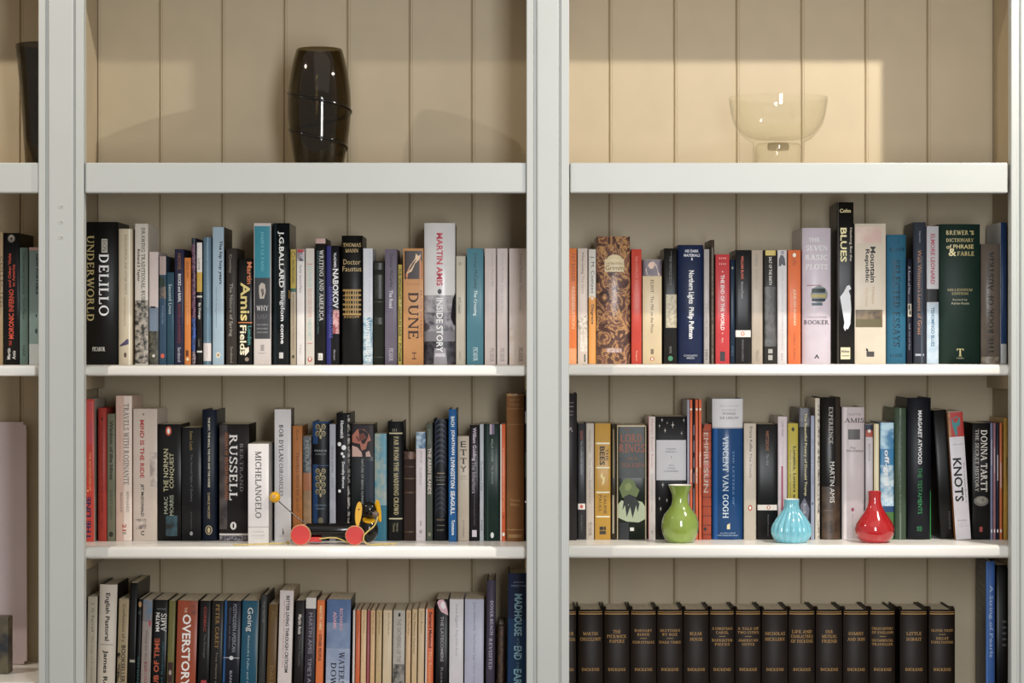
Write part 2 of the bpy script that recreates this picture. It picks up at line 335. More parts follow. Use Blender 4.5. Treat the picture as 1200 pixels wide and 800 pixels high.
# ------------------------------------------------------------------ books
ROW = {}
PAGE = mat('page_paper', 'd9cdb4', .9, .10, 300, .05, stretch=(1, .05, .05))
def row(z, group, fwd=0.0, lean=0): ROW.update(z=z, group=group, fwd=fwd, lean=lean)
def T(s, ya, yb, h, c, dx=0, m='d', b=0): return ('t', s, ya, yb, h, c, dx, m, b)
def Hz(s, yc, wd, h, c, dx=0, b=0): return ('h', s, yc, wd, h, c, dx, b)
def Bd(ya, yb, c, xa=-1, xb=1, name='band'): return ('b', ya, yb, c, xa, xb, name)
def El(y, rx, ry, c, dx=0): return ('e', y, rx, ry, c, dx)
def Nz(ya, yb, c1, c2, sc=60, xa=-1, xb=1): return ('n', ya, yb, c1, c2, sc, xa, xb)
def Po(pts, c, name='picture_shape'): return ('p', pts, c, name)      # polygon in (dx, y) pixels
def B(x0, x1, yt, col, label, deco=(), k='p', dep=None, fwd=0, lean=None, yaw=0, side=None, rough=None, m=None, gap=.35, body=None):
    """one book: its spine spans x0..x1 pixels at its own distance, top at yt"""
    lean = ROW['lean'] if lean is None else lean
    Y = YF+.140-(ROW['fwd']+fwd)/1000.; zs = ROW['z']; s = Y/FP
    w = (x1-x0-gap)*s; h = Z(yt, Y)-zs
    dep = (dep/1000. if dep else min(.132, max(.100, h*.62))); dep = min(dep, YB-.004-Y)
    if abs(yaw) > 0: dep = min(dep, .180)
    hard = k == 'h'; bul = w*.10+.0006 if hard else .0003; e = .0012 if hard else .0008
    bul = min(bul, .006)
    def f(x):
        u = min(1, abs(x)/(w/2)); return bul*u*u+e*u**8
    def fl(x):                                     # the same curve as the faceted spine wall
        q = max(0, min(11.9999, (x+w/2)/w*12)); i = int(q); t_ = q-i
        return f(-w/2+w*i/12)*(1-t_)+f(-w/2+w*(i+1)/12)*t_
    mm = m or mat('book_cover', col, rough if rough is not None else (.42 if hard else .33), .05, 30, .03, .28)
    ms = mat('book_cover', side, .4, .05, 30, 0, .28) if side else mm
    root = empty('book', (0, 0, 0), label, 'book', ROW['group'])
    # cover: spine wall, two boards, hollow behind
    N = 12; xs = [-w/2+w*i/N for i in range(N+1)]; V, F, SM, IX = [], [], [], []
    t = .0024 if hard else .0005; t = min(t, w*.2)
    out = [(x, f(x)) for x in xs]
    # outer spine strip, with the head and tail turned in very slightly
    top = [(0, 0.0), (.0012, -.0), (h-.0012, 0), (h, 0)]
    for z, dy in ((0, .0009), (.0009, 0), (h-.0009, 0), (h, .0009)):
        for x, y in out: V.append((x, y+dy, z))
    for r in range(3):
        for i in range(N): F.append((r*(N+1)+i, r*(N+1)+i+1, (r+1)*(N+1)+i+1, (r+1)*(N+1)+i)); SM.append(True); IX.append(0)
    def quad(p): 
        o = len(V); V.extend(p); F.append((o, o+1, o+2, o+3)); SM.append(False); IX.append(1)
    y0 = f(w/2)
    for sgn in (1, -1):
        xo, xi = sgn*w/2, sgn*(w/2-t)
        a = [(xo, y0, 0), (xo, dep, 0), (xo, dep, h), (xo, y0, h)]; b_ = [(xi, y0, 0), (xi, y0, h), (xi, dep, h), (xi, dep, 0)]
        c_ = [(xo, dep, 0), (xi, dep, 0), (xi, dep, h), (xo, dep, h)]
        d_ = [(xo, y0, h), (xo, dep, h), (xi, dep, h), (xi, y0, h)]; e_ = [(xo, y0, 0), (xi, y0, 0), (xi, dep, 0), (xo, dep, 0)]
        for q in (a, b_, c_, d_, e_): quad(q if sgn > 0 else q[::-1])
    ti = min(t+.0006, .0022)
    for z in (0, h):                                   # spine thickness caps
        for i in range(N):
            (xa, ya), (xb, yb) = out[i], out[i+1]
            q = [(xa, ya+.0009, z), (xb, yb+.0009, z), (xb, y0+ti, z), (xa, y0+ti, z)]; quad(q if z else q[::-1])
    quad([(-w/2, y0+ti, 0), (w/2, y0+ti, 0), (w/2, y0+ti, h), (-w/2, y0+ti, h)][::-1])
    cv = mesh_ob('cover', V, F, [mm, ms], root, SM, IX)
    ins = .003 if hard else 0.0004; th = .0035 if hard else .0006
    pw = w/2-t-.0002
    V = [(x, y, z) for z in (th, h-th) for x, y in ((-pw, y0+ti+.0002), (pw, y0+ti+.0002), (pw, dep-ins-.0005), (-pw, dep-ins-.0005))]
    mesh_ob('pages', V, [(0, 3, 2, 1), (4, 5, 6, 7), (0, 1, 5, 4), (1, 2, 6, 5), (2, 3, 7, 6), (3, 0, 4, 7)], PAGE, root)
    if hard and w > .012:
        tube('headband', [(-pw*.8, y0+ti+.004, h-th+.0004), (0, y0+ti+.0035, h-th+.0006), (pw*.8, y0+ti+.004, h-th+.0004)], .0009, mat('headband_cloth', 'd8d0c0', .8), root, 5, 2)
    # print and labels on the spine
    lz = lambda py: Z(py, Y)-zs
    lay = [0]
    def patch(name, pts, faces, m_, lift, noclip=False):
        hw = w/2-.00005
        P = [(max(-hw, min(hw, x)), 0, max(.0004, min(h-.0004, z))) for x, z in pts]
        lo, hi = min(p[0] for p in P), max(p[0] for p in P)
        me = bpy.data.meshes.new(name); me.from_pydata(P, [], faces)
        cuts = [i for i in (range(1, 12) if hard else (1, 2, 10, 11)) if lo < -w/2+w*i/12 < hi]
        if cuts:
            bm = bmesh.new(); bm.from_mesh(me)
            for i in cuts: bmesh.ops.bisect_plane(bm, geom=bm.verts[:]+bm.edges[:]+bm.faces[:], dist=1e-7, plane_co=(-w/2+w*i/12, 0, 0), plane_no=(1, 0, 0))
            bm.to_mesh(me); bm.free()
        for v in me.vertices: v.co.y = fl(v.co.x)-lift
        me.materials.append(m_); me.update()
        return link(bpy.data.objects.new(name, me), root)
    TX = {}
    for d in deco:
        lay[0] += 1; lift = .00012+.00003*lay[0]
        if d[0] in 'bn':
            if d[0] == 'b': _, ya, yb, c, xa, xb, nm = d; m_ = mat('spine_print', c, .4, .03, 30, 0, .28)
            else: _, ya, yb, c1, c2, sc, xa, xb = d; nm = 'picture'; m_ = mat('spine_picture', c1, .4, .1, sc*2.0, col2=c2)
            za, zb_ = lz(yb), lz(ya); n = 8; pts = [(w/2*(xa+(xb-xa)*i/n), z) for z in (za, zb_) for i in range(n+1)]
            patch(nm, pts, [(i, i+1, n+2+i, n+1+i) for i in range(n)], m_, lift)
        elif d[0] == 'e':
            _, y, rx, ry, c, dx = d; n = 20
            pts = [(dx*s+rx*s*math.cos(2*PI*i/n), lz(y)+ry*s*math.sin(2*PI*i/n)) for i in range(n)]
            patch('emblem', pts, [tuple(range(n))], mat('spine_print', c, .4, .03, 30, 0, .28), lift)
        elif d[0] == 'p':
            _, P, c, nm = d; pts = [(q[0]*s, lz(q[1])) for q in P]
            if sum(a[0]*b[1]-b[0]*a[1] for a, b in zip(pts, pts[1:]+pts[:1])) < 0: pts = pts[::-1]
            patch(nm, pts, [tuple(range(len(pts)))], mat('spine_print', c, .4, .03, 30, 0, .28), lift)
        else:
            if d[0] == 't':
                _, st, ya, yb, hh, c, dx, md, bo = d; P, Fc = layout(st, bo)
                if md == 'd': pts = [(dx*s+(v-.5)*hh*s, lz(ya)-u*(yb-ya)*s) for u, v in P]
                else: pts = [(dx*s-(v-.5)*hh*s, lz(yb)+u*(yb-ya)*s) for u, v in P]
            else:
                _, st, yc, wd, hh, c, dx, bo = d; P, Fc = layout(st, bo)
                pts = [(dx*s+(u-.5)*wd*s, lz(yc)+(v-.5)*hh*s) for u, v in P]
            a = TX.setdefault((c, lay[0]), ([], [])); o = len(a[0]); a[0].extend(pts); a[1].extend(tuple(i+o for i in q) for q in Fc)
    for (c, _), (pts, Fc) in TX.items():
        patch('lettering', pts, Fc, mat('spine_print', c, .4, .03, 30, 0, .28), .00012+.00003*(len(deco)+1))
    a = math.atan2(lean*s, h) if lean else 0
    xc = ((x0+x1)/2-600)*s+lean*s
    root.location = (xc, Y, zs+.0002+abs(math.sin(a))*w/2)
    root.rotation_euler = (0, -a, math.radians(yaw))
    return root

# ================================================= upper book shelf, left of the centre upright
row(Z1L, 'books on the upper book shelf, left of the centre upright')
GOLD = 'cdb278'
B(99.3, 138, 260, '0b0b0b', 'very thick black hardback titled UNDERWORLD in wide gold capitals', [
  T('UNDERWORLD', 276, 376, 9, 'b9a974', -13), T('DELILLO', 298, 370, 11.5, 'f0eeea', 3), Bd(280, 296, 'b9b3a6', .02, .37), T('DON', 281.5, 294.5, 5, '0b0b0b', 3.8, b=1), Hz('PICADOR', 409, 15, 5, 'd8d4cc', -3, 1)], k='h')
B(138.6, 155, 268, 'd6c8ad', 'cream book with a small purple bird near the foot of its spine', [
  T('PHILOSOPHICAL AND OTHER ESSAYS', 275, 345, 2.6, '8e8470', .5), T('NOTES FROM A COMMONPLACE BOOK', 348, 382, 2, 'a0967f', -.5),
  Po([(-7, 405), (-2, 401), (2, 397), (4, 398), (5, 403), (-2, 405), (-6, 406)], '5a5070', 'bird'), El(416, 1.6, 3, '6b5f50'), Bd(268, 427, 'ece2cf', .5, .66)], k='h')
B(158, 173.5, 262, 'd9d0c4', 'tall off-white book on drawing buildings, grey photograph over the lower half of its spine', [
  Nz(352, 426, '3a3733', 'b8aea0', 60), T('DRAWING TRADITIONAL BUILDINGS', 267, 372, 4.4, '4b5548', 2), T('Richard S Taylor', 292, 330, 4, '46302a', -3.6, b=1)], fwd=0)
B(174.5, 185.6, 295, 'd8c9c3', 'slim book with blank pale pink upper spine and a photograph of green land below', [
  Bd(360, 390, '7f8fa2'), Nz(388, 427, '33332a', '6a6654', 60), Bd(359, 361, '2a2a28', -.7, .4), El(417, 1.7, 1.9, 'd8d2c8')])
B(186.4, 194.6, 300, '3c5a72', 'narrow blue paperback with a pinkish top and an orange oval at the foot', [
  Bd(300, 322, 'b3a09a'), Po([(-4, 322), (2, 326), (4, 336), (3, 344), (-4, 348)], '37463c'), Nz(336, 350, '8a7460', '46525a', 60), T('A Country Year', 358, 380, 3, '8fa3b0'), El(417, 2.2, 2.8, 'd8603a')], fwd=3)
B(195, 204, 319, '32586a', 'short plain teal paperback with white script-like title, lowest top near the left end', [
  T('Second Lives', 333, 368, 3.6, 'c9d6d6')], fwd=0)
B(204.6, 215.6, 292, '343350', 'purple-navy paperback titled ROCKS and RAIN in white', [
  T('HOWE', 297, 316, 4, '8a6038', b=1), T('ROCKS and RAIN,', 321, 354, 4, 'e4e4ea', b=1), T('REASON and ROMANCE', 356, 402, 3, '9b4b40'), T('Saraband', 407, 424, 3.6, 'c8c8d0')])
B(216, 223.6, 302, 'e08a28', 'slim bright orange paperback between the purple-navy and the speckled violet ones', [
  T('GREENE LAND', 306, 325, 2.6, '8e4d1a'), T('Collected Stories', 330, 380, 1.8, 'efc58a'), Po([(-2, 410), (1, 411), (1, 417), (-2, 418)], '6e3c12'), El(421, 1.6, 1.8, 'f0d8b0')])
B(224.2, 229.6, 279, '3a2c48', 'very thin book with speckled violet and blue spine', [
  Nz(284, 373, '241c38', '8d5a74', 110), Nz(373, 412, '20264a', '2b5fb0', 90), Nz(412, 427, '3b3038', 'a08a90', 110), Bd(279, 286, '2b3c46')], k='h')
B(230.4, 237, 284, '221f20', 'thin black book with white and yellow blocks at the top of its spine', [
  Bd(284, 319, 'e0dad4'), Bd(319, 342, 'd2ac30'), T('Lorrie', 303, 316, 3, '555048'), Bd(346.5, 348.5, 'd8d4cc'), T('By Design', 355, 374, 3.2, 'e0ddd6', 0, 'd', 1), T('Lean', 398, 406, 2.4, '9a968e'), Bd(411, 413, 'd8d4cc')])
B(237.8, 247.6, 278, '69889a', 'grey-blue paperback with a white sticker wrapped round the foot', [
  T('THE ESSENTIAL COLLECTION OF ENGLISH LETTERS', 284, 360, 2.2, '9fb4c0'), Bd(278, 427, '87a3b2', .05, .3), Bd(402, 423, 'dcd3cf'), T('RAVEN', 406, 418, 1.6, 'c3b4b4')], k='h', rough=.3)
B(249, 262.4, 266, 'a9c0ce', 'pale blue paperback titled The hip hop years', [
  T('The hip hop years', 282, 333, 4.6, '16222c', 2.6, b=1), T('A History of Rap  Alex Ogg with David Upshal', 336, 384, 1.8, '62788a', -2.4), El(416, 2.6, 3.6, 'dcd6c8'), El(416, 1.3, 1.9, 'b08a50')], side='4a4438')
B(264.6, 278, 291, '423b36', 'dark brown paperback titled The Nature of Spring', [
  T('Crumley', 298, 320, 4, 'a79d92', -1.6), T('The Nature of Spring', 332, 394, 4.6, 'b5aca0', -1), T('Saraband', 406, 425, 3, '9c948a')], k='h')
B(279, 295.6, 303, '131312', 'black paperback titled London Fields with huge yellow author name', [
  T('Martin', 307, 333, 5.6, 'd87a3c', 5, b=1), T('Amis', 331, 376, 11, 'e2cf7e', 0, b=1), Bd(377.4, 378.6, 'd08038'), T('London', 382, 404, 4.4, '3f9a96', 5.2, b=1), T('Fields', 381, 416, 7.5, 'ece0c0', -2.4, b=1), Po([(-1, 411), (4, 406), (4.5, 412), (0, 417)], 'e8dcc8'), El(421, 2.4, 2.4, '9a8a78', 2)])
B(297.4, 317.6, 261.4, 'd6cdc8', 'tall book with teal and charcoal spine panels and white ends, titled WHY US', [
  Bd(265, 325.5, '1791a4', -.93, .93), T('JAMES LE FANU', 271, 318, 3.6, '6fc3cf', 0), Bd(325.5, 397, '4b4b4f', -.93, .93), Po([(-4, 335), (-1, 331), (3, 333), (4, 341), (2, 350), (-3, 350), (-4, 343)], 'c4b9ac', 'mask'), Po([(-2, 339), (1, 338), (2, 343), (-1, 344)], '7d746a', 'mask_face'),
  Hz('WHY', 361, 14, 6, 'd8d6d4'), Hz('US?', 371, 11, 5, '747478'), Hz('HOW SCIENCE', 380.5, 13, 1.8, 'a9a9ab'), Hz('REDISCOVERED', 385, 13, 1.8, 'a9a9ab'), Hz('THE MYSTERY', 389.5, 13, 1.8, 'a9a9ab'), Bd(404, 411, 'a39b98', -.2, .2), Hz('Harper', 414, 9, 1.8, '8d8683')])
B(319.6, 339.4, 261.4, '101b20', 'tall black-green hardback titled kingdom come', [
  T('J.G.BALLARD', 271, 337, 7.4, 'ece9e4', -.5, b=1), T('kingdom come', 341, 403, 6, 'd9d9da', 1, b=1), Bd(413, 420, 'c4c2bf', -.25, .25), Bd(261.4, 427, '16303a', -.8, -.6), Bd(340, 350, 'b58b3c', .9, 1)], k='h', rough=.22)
B(340.2, 347, 292, 'b3a58d', 'narrow paperback, upper spine mustard yellow and lower spine tan', [
  Bd(292, 338, 'b8a132'), El(298, 2.2, 3.6, '2a2a1e'), T('MASTERWORKS', 304, 332, 3, '3a361c', 0), Bd(338, 342, '3f6e5e'), T('GROUNDS FOR READING  The Metamorphosis', 345, 410, 2.2, '7a6c58'), El(418, 1.4, 2, '4a4034')])
B(347.6, 357, 292, 'e4dfdb', 'narrow white paperback with a red strip and a tiny photo at its top', [
  Bd(292, 295.6, 'b8323a', -.9, .9), Nz(295.6, 306, '4a4450', 'b9b0b8', 80, -.9, .9), T('Rachel', 311, 320, 2.4, '7a7472'), T('Second Place', 322, 343, 2.4, '8a8280'), T('faber', 404, 416, 2, 'b6b0ac')])
B(358, 368.4, 291, 'd9d2c8', 'cream paperback with faint pink and turquoise lettering', [
  Bd(309, 310, 'c98f86', -.6, .6), T('SEAMUS', 311, 336, 4.2, 'a7c9c6', 0), T('SELECTED POEMS', 338, 372, 4.4, 'd9aaa2', 0), T('HEANEY', 374, 399, 4.2, 'a7c9c6', 0), Bd(402, 403, 'c98f86', -.6, .6), El(421, 2.6, 3, 'c0574c'), El(420.4, 1.3, 2.2, 'd9d2c8')])
B(369.4, 381.6, 279, '1d1c1e', 'black paperback titled WRITING AND AMERICA with a pale pink cap', [
  Bd(279, 285.4, 'c2a29c'), T('WRITING AND AMERICA', 293, 376, 4.8, 'd9d5cf', 1.2, b=1), T('EDITED BY GAVIN COLOGNE-BROOKES, NEIL SAMMELLS & TIMMS', 294, 391, 2, '5d8a90', -3), Bd(414, 422, 'dedad4', -.45, .45), Hz('LL', 418, 4, 5, '333333')])
B(382.4, 397.6, 288, '1a1920', 'dark paperback with a blue left stripe, titled LECTURES ON LITERATURE', [
  Bd(288, 427, '2d2f7c', -1, -.28), T('VLADIMIR', 296, 314, 3, 'd7d5da', 2.6, b=1), T('NABOKOV', 315, 361, 6.6, 'f0eeee', 3.2, b=1), T('LECTURES ON LITERATURE', 336, 396, 4, '6a6cc0', -2.4), Nz(363, 391, '9b3a44', 'd7a5a4', 60, .02, 1), T('Harcourt', 410, 422, 2.4, 'b0aeb4', 2)])
B(400, 424.6, 276, '0f0f0f', 'thick black hardback titled Doctor Faustus with a gold grid ornament', [
  Hz('THOMAS', 287, 21, 4.4, GOLD), Hz('MANN', 293.6, 15, 4.4, GOLD), Hz('Doctor', 307, 20, 6, GOLD), Hz('Faustus', 315, 22, 6, GOLD)]+
  [Bd(339+5.6*i, 341.4+5.6*i, 'b2904c', -.88, .88) for i in range(6)]+[Bd(340, 368, 'b2904c', a, a+.1) for a in (-.62, -.4, -.2, .1, .3, .52)]+[Bd(344+7*i, 346+7*i, '0f0f0f', -.9, -.7) for i in range(4)]+[Hz('KNOPF', 371.4, 18, 2.6, 'b2904c')], k='h')
B(425.4, 436.8, 291, 'd6d9e0', 'white paperback with a misty blue picture at the foot of the spine', [
  T('MICHAEL ONDAATJE', 296, 365, 2, 'b4bccb', 2), Nz(372, 392, '5b93ae', 'c7dbe5', 50), Nz(392, 426, '7fa3b6', 'cfdfe6', 50), T('WINTER LIGHT', 374, 424, 5, 'eef2f5', 0, b=1)], k='p')
B(437.4, 450.2, 306, '2d2f27', 'short dark olive cloth-bound book with faint blind-stamped ornament', [
  Nz(308, 316, '23251e', '3c3f34', 90, -.8, .8), Nz(322, 350, '262820', '3a3d32', 90, -.8, .8), Bd(353, 354.4, '42453a'), Nz(372, 380, '23251e', '3c3f34', 90, -.8, .8), Bd(418, 419, '42453a')], k='h', rough=.75)
B(451, 465.4, 292, '7b7383', 'lilac-grey paperback titled The Road', [
  T('Cormac McCarthy', 297, 337, 4.4, '2c2a34', 0), T('The Road', 340, 361, 4.4, 'd6d2da', 0, b=1), T('PICADOR', 408, 423, 5, 'c6c1ca', 0, b=1)])
B(466.4, 471.2, 310, 'bfae4c', 'very thin yellow-green book beside the lilac-grey one', [
  T('THE SPECIALIST  *  CHARLES SALE  *  PUTNAM', 314, 423, 2.8, '35301a', 0, b=1)])
B(472.4, 496.4, 291, 'd19a5e', 'sand-orange paperback titled DUNE', [
  Nz(294, 327, '3a2524', '3f2a2a', 30, -.88, .88), Po([(-8, 327), (-9, 322), (-4, 311), (2, 303), (3, 297), (6, 300), (9, 298), (8, 303), (10, 308), (10, 327)], 'd08a52', 'sand_ridge'), Po([(-8, 321), (-4, 312), (2, 303), (3, 297), (6, 300), (9, 298), (7, 304), (2, 309), (-2, 318)], 'ecc9a4', 'sand_crest'),
  T('DUNE', 343, 397, 12, '4a2a22', 0), T('FRANK HERBERT', 340, 396, 2.4, 'b4763e', 9), Hz('THE 50TH', 333, 15, 1.6, 'b07a48'), T('H', 413, 421, 5, '6b3d2a', 1)], k='p')
B(497, 533.4, 261.2, 'dcdad9', 'very thick white hardback titled INSIDE STORY in red and white capitals', [
  Nz(346, 366, 'b9b5b8', '86828a', 30), Nz(366, 388, '55525c', 'a8a4ab', 40), Bd(388, 400, '8b878e'), Nz(400, 427, '2d2b33', '55505a', 50), Po([(-7, 427), (-6, 408), (7, 408), (9, 427)], 'a09ca4', 'car_bonnet'), Po([(-5, 414), (6, 414), (7, 418), (-6, 418)], 'cfcbd1', 'car_light'),
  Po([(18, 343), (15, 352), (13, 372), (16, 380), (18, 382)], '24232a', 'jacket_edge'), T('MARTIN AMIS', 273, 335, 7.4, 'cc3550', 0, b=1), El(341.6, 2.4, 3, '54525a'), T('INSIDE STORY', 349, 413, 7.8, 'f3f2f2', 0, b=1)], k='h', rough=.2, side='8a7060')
B(534.4, 545.6, 300, 'cbc3b1', 'cream paperback, shorter than its white and teal neighbours', [
  El(309, 1.8, 2.4, 'a9a192', -1), T('WG Sebald', 348, 367, 2.8, '6e675a', -1.4), T('HARVILL', 412, 422, 2.4, '9d9584', -1), Bd(305, 426, 'a59c89', .82, .88)])
B(547, 566.6, 291, '5690a0', 'teal paperback titled The Crossing, wider than the pale ones after it', [
  T('Cormac McCarthy', 297, 338, 5, '1b3a46', 0), T('The Crossing', 340, 370, 5, 'd7e8ea', 0, b=1), T('PICADOR', 407, 423, 5.4, 'cde0e4', .4, b=1)])
B(568, 581.4, 291, 'd3c6c2', 'pale pink-white paperback, first of the three at the right end', [
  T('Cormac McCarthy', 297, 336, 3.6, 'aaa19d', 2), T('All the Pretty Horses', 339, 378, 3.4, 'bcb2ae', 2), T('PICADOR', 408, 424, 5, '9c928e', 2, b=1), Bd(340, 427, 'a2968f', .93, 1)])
B(582.4, 595, 291, 'd5c9c5', 'pale pink-white paperback, middle of the three at the right end', [
  T('Cormac McCarthy', 297, 331, 3.4, 'b0a7a3', 0), T('Cities of the Plain', 334, 366, 3.2, 'c0b6b2', 0), T('PICADOR', 408, 424, 4.8, '9c928e', 0, b=1)])
B(596.6, 620, 291, 'd4c8c3', 'pale pink-white paperback running behind the centre upright', [
  T('Cormac McCarthy', 297, 331, 3.8, '9f9692', 2), T('The Crossing', 334, 362, 3.6, 'b5aaa5', 2), T('PICADOR', 407, 424, 5, '9c928e', 2, b=1), Nz(385, 427, 'cdbcae', 'd4c8c3', 30, -1, -.5)])

# ================================================= upper book shelf, right of the centre upright
row(Z1R, 'books on the upper book shelf, right of the centre upright')
B(664, 675.8, 291, 'e8822c', 'orange paperback half hidden by the centre upright, first of its row', [
  T('PAT BARKER', 297, 330, 4, '9a4c12', 2), T('REGENERATION', 336, 385, 3.6, 'f2c79a', 2), El(419, 2, 2.4, 'f2ead8', 2.4), Bd(408, 427, 'ee9a58', -1, 1)])
B(676.8, 688.6, 291, 'd9cbc0', 'pale pink-cream paperback titled The Spire with a line drawing near the foot', [
  T('William Golding', 295, 321, 3.4, '675a50', 0), T('The Spire', 323, 344, 3.6, 'a89888', 0), Nz(372, 390, 'ddd2c6', 'b5a898', 90), Po([(-5, 377), (5, 369), (5, 370), (-5, 378)], '7d7062', 'roof_line'), Po([(-5, 384), (5, 384), (5, 385), (-5, 385)], '7d7062', 'roof_line'), Nz(392, 412, 'c9bdae', 'e0d7cb', 80, -.5, 1), Bd(415, 424, '5e6e66', .3, .6)])
B(689.6, 698.4, 292, 'd8d4cb', 'paperback with white upper and orange lower spine, left of the marbled book', [
  Bd(349, 427, 'e09a22'), El(349.4, 2.8, 3, 'e8a83a'), El(349.4, 1.6, 1.8, 'd8d4cb'), T('J. M. Coetzee', 300, 344, 5, '47494e', 0, b=0), T('Disgrace', 357, 380, 4, '3a2c18', 0, b=1)])
B(699, 738.6, 277, '6b4c46', 'very thick hardback bound in brown marbled paper', [
  Bd(304, 318.5, 'd8c8a2', -.52, .64, 'label_panel'), El(304, 9, 5.6, 'd2c193', 1.4), Bd(303.6, 306, 'd8c8a2', -.52, .64, 'label_panel'), Hz('THE BROTHERS', 309, 20, 2.4, '8a6a3e', 1.2), Hz('Grimm', 313.8, 21, 5.4, '7a5228', 1.2), Nz(408, 413, 'a8867a', 'c9b0a4', 90, -.4, .5)], k='h', m=marble(), rough=.2)
B(739.8, 752, 292, 'd0452e', 'plain red-orange paperback right of the marbled book', [
  T('THE COMPLETE  ROBERTSON DAVIES', 300, 362, 2.8, 'e2856c', 0), T('Penguin', 411, 423, 2.6, 'f0b8a2', 0)])
B(753, 775.6, 304, 'd9c6a0', 'cream paperback with a small portrait picture at the top of its spine', [
  Nz(304, 323.5, '4c4250', '6a5560', 30), Po([(-6, 322), (-8, 316), (-4, 309), (1, 306), (5, 310), (7, 318), (10, 323), (-4, 323)], 'c9b4a4', 'portrait'), El(311, 3.4, 4, 'd8b8a2', -1), T('ELIOT', 328, 343, 3.6, '5f5138', 0), T('The Mill on the Floss', 347, 390, 3.4, '6a5a40', 0), Bd(409, 415, '7d6b4c', -.15, .15), El(420.6, 2.4, 2.6, 'c05a30'), El(420.6, 1.1, 1.8, 'efe4cc')])
B(778, 793.4, 291, '1e1e1c', 'black paperback with a faded cream panel and a green dot, taped at the top', [
  T('THE VINTAGE BOOK', 300, 335, 3, '6e6a60', 0), Nz(345, 384, 'c3b898', 'a3987c', 90, -.75, .95), Bd(345, 384, '8a8064', -.75, -.68), T('NOTES', 406, 414, 2.6, '8d897f', 0), El(420, 2.8, 3, '2c8a5c'), Bd(294, 342, '55524a', .1, .16)])
B(794.4, 824.4, 287, '1c2f55', 'wide navy blue hardback titled Northern Lights', [
  Hz('HIS DARK', 294.2, 16, 3.4, 'd8dae2', 1.5, 1), Hz('MATERIALS', 299.2, 19, 3.4, 'd8dae2', 1.5, 1), Hz('I', 303.6, 1.4, 3, 'd8dae2', 1.5, 1), T('Northern Lights', 317, 356, 8, 'eceef2', 0, b=1), T('Philip Pullman', 360, 397, 7.4, 'eceef2', 0, b=1), Hz('SCHOLASTIC', 416.6, 16, 2, 'c9ccd6', 0), Hz('PRESS', 419.6, 9, 2, 'c9ccd6', 0)], k='h', side='14213c')
B(824.8, 831.4, 292, 'b3aeaa', 'thin silver-grey paperback right of the navy hardback', [
  T('THE OXFORD BOOK', 355, 395, 2, '88827c', 0), T('1001', 410, 421, 3, '4a4641', 0)])
B(832.4, 837.4, 281, '51453a', 'very thin tall brown and dark book left of the red one', [
  Nz(290, 427, '7d705a', '3a342c', 60, -.3, .4)], k='h', side='2c2620')
B(838.4, 855, 298, 'cf3a40', 'red paperback titled THE END OF THE WORLD', [
  Hz('::::', 306, 8, 9, 'e79a94', 0), El(318.4, .8, .8, 'f0c4bc'), T('THE END OF THE WORLD', 322, 387, 4.4, 'f2dcd6', 0, b=1), El(390.6, .8, .8, 'f0c4bc'), T('BILL', 396, 402, 2, 'f0c4bc', 0), Bd(412, 423, '2a2226', -.35, .35)])
B(855.6, 861.2, 304, '16324a', 'narrow dark blue book just right of the red one', [
  El(314, 1, 1.6, '8d8a78', 0), T('DRY', 406, 418, 2, '4d6e86', 0)], k='p')
B(861.8, 880, 293, '26262a', 'charcoal paperback with white band near the foot and orange author name', [
  T('WILLIAM BLAKE', 300, 327, 3, 'cf5a2c', -1, b=1), T('Selected Poems', 330, 350, 2.8, 'b4b4b6', -1), Bd(387, 395, 'ddd8d2'), El(391, 2.2, 2.6, 'd4733c', -.5), El(391, 1, 1.7, 'e8e0d6', -.5), T('PENGUIN CLASSICS', 398, 423, 1.8, '8d8d90', -.5)])
B(880.8, 894.2, 293, 'bfb1a0', 'beige-grey paperback right of the charcoal one with the white band', [
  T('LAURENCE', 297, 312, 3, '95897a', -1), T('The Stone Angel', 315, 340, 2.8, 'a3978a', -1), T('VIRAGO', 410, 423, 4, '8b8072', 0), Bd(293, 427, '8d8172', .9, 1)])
B(895.4, 910.2, 293, '393735', 'black-and-grey paperback with a yellow strip at the top', [
  Bd(293, 299.4, 'cdb64a', -.8, .85), T('SALT OF THE EARTH', 301, 334, 3.4, 'cfccc6', 0, b=1), Nz(336, 406, '33312f', '5d5a56', 30, -1, 1), Bd(409, 414, 'a7a49e', -.35, .35), Bd(416, 422, 'a7a49e', -.35, .35)])
B(911, 922.2, 293, 'd8d4d4', 'white paperback with a small dark portrait photo at the top', [
  Po([(-4, 312), (-4, 304), (-2, 299), (1, 299), (3, 303), (4, 311)], '55525c', 'portrait_photo'), Bd(294, 298, '9c98a0', -.3, .4), T('LETTERS AND JOURNALS OF KATHERINE MANSFIELD', 316, 410, 2.6, 'b5b1b4', 0), T('faber', 414, 423, 2, '9b9799', 0)])
B(923.4, 938.4, 293, 'e8762a', 'bright orange paperback left of the thick lilac-white hardback', [
  El(299, 2, 2.4, 'f4e6d4', 0), T('LOU', 303, 311, 3.6, '9c4012', 0), T('JUNE ON SUNDAY', 339, 382, 3.4, 'f4d0ae', 0, b=1), T('LAWRENCE', 390, 405, 2, 'a04a18', 0), T('DURRELL', 408, 422, 2, 'a04a18', 0)])
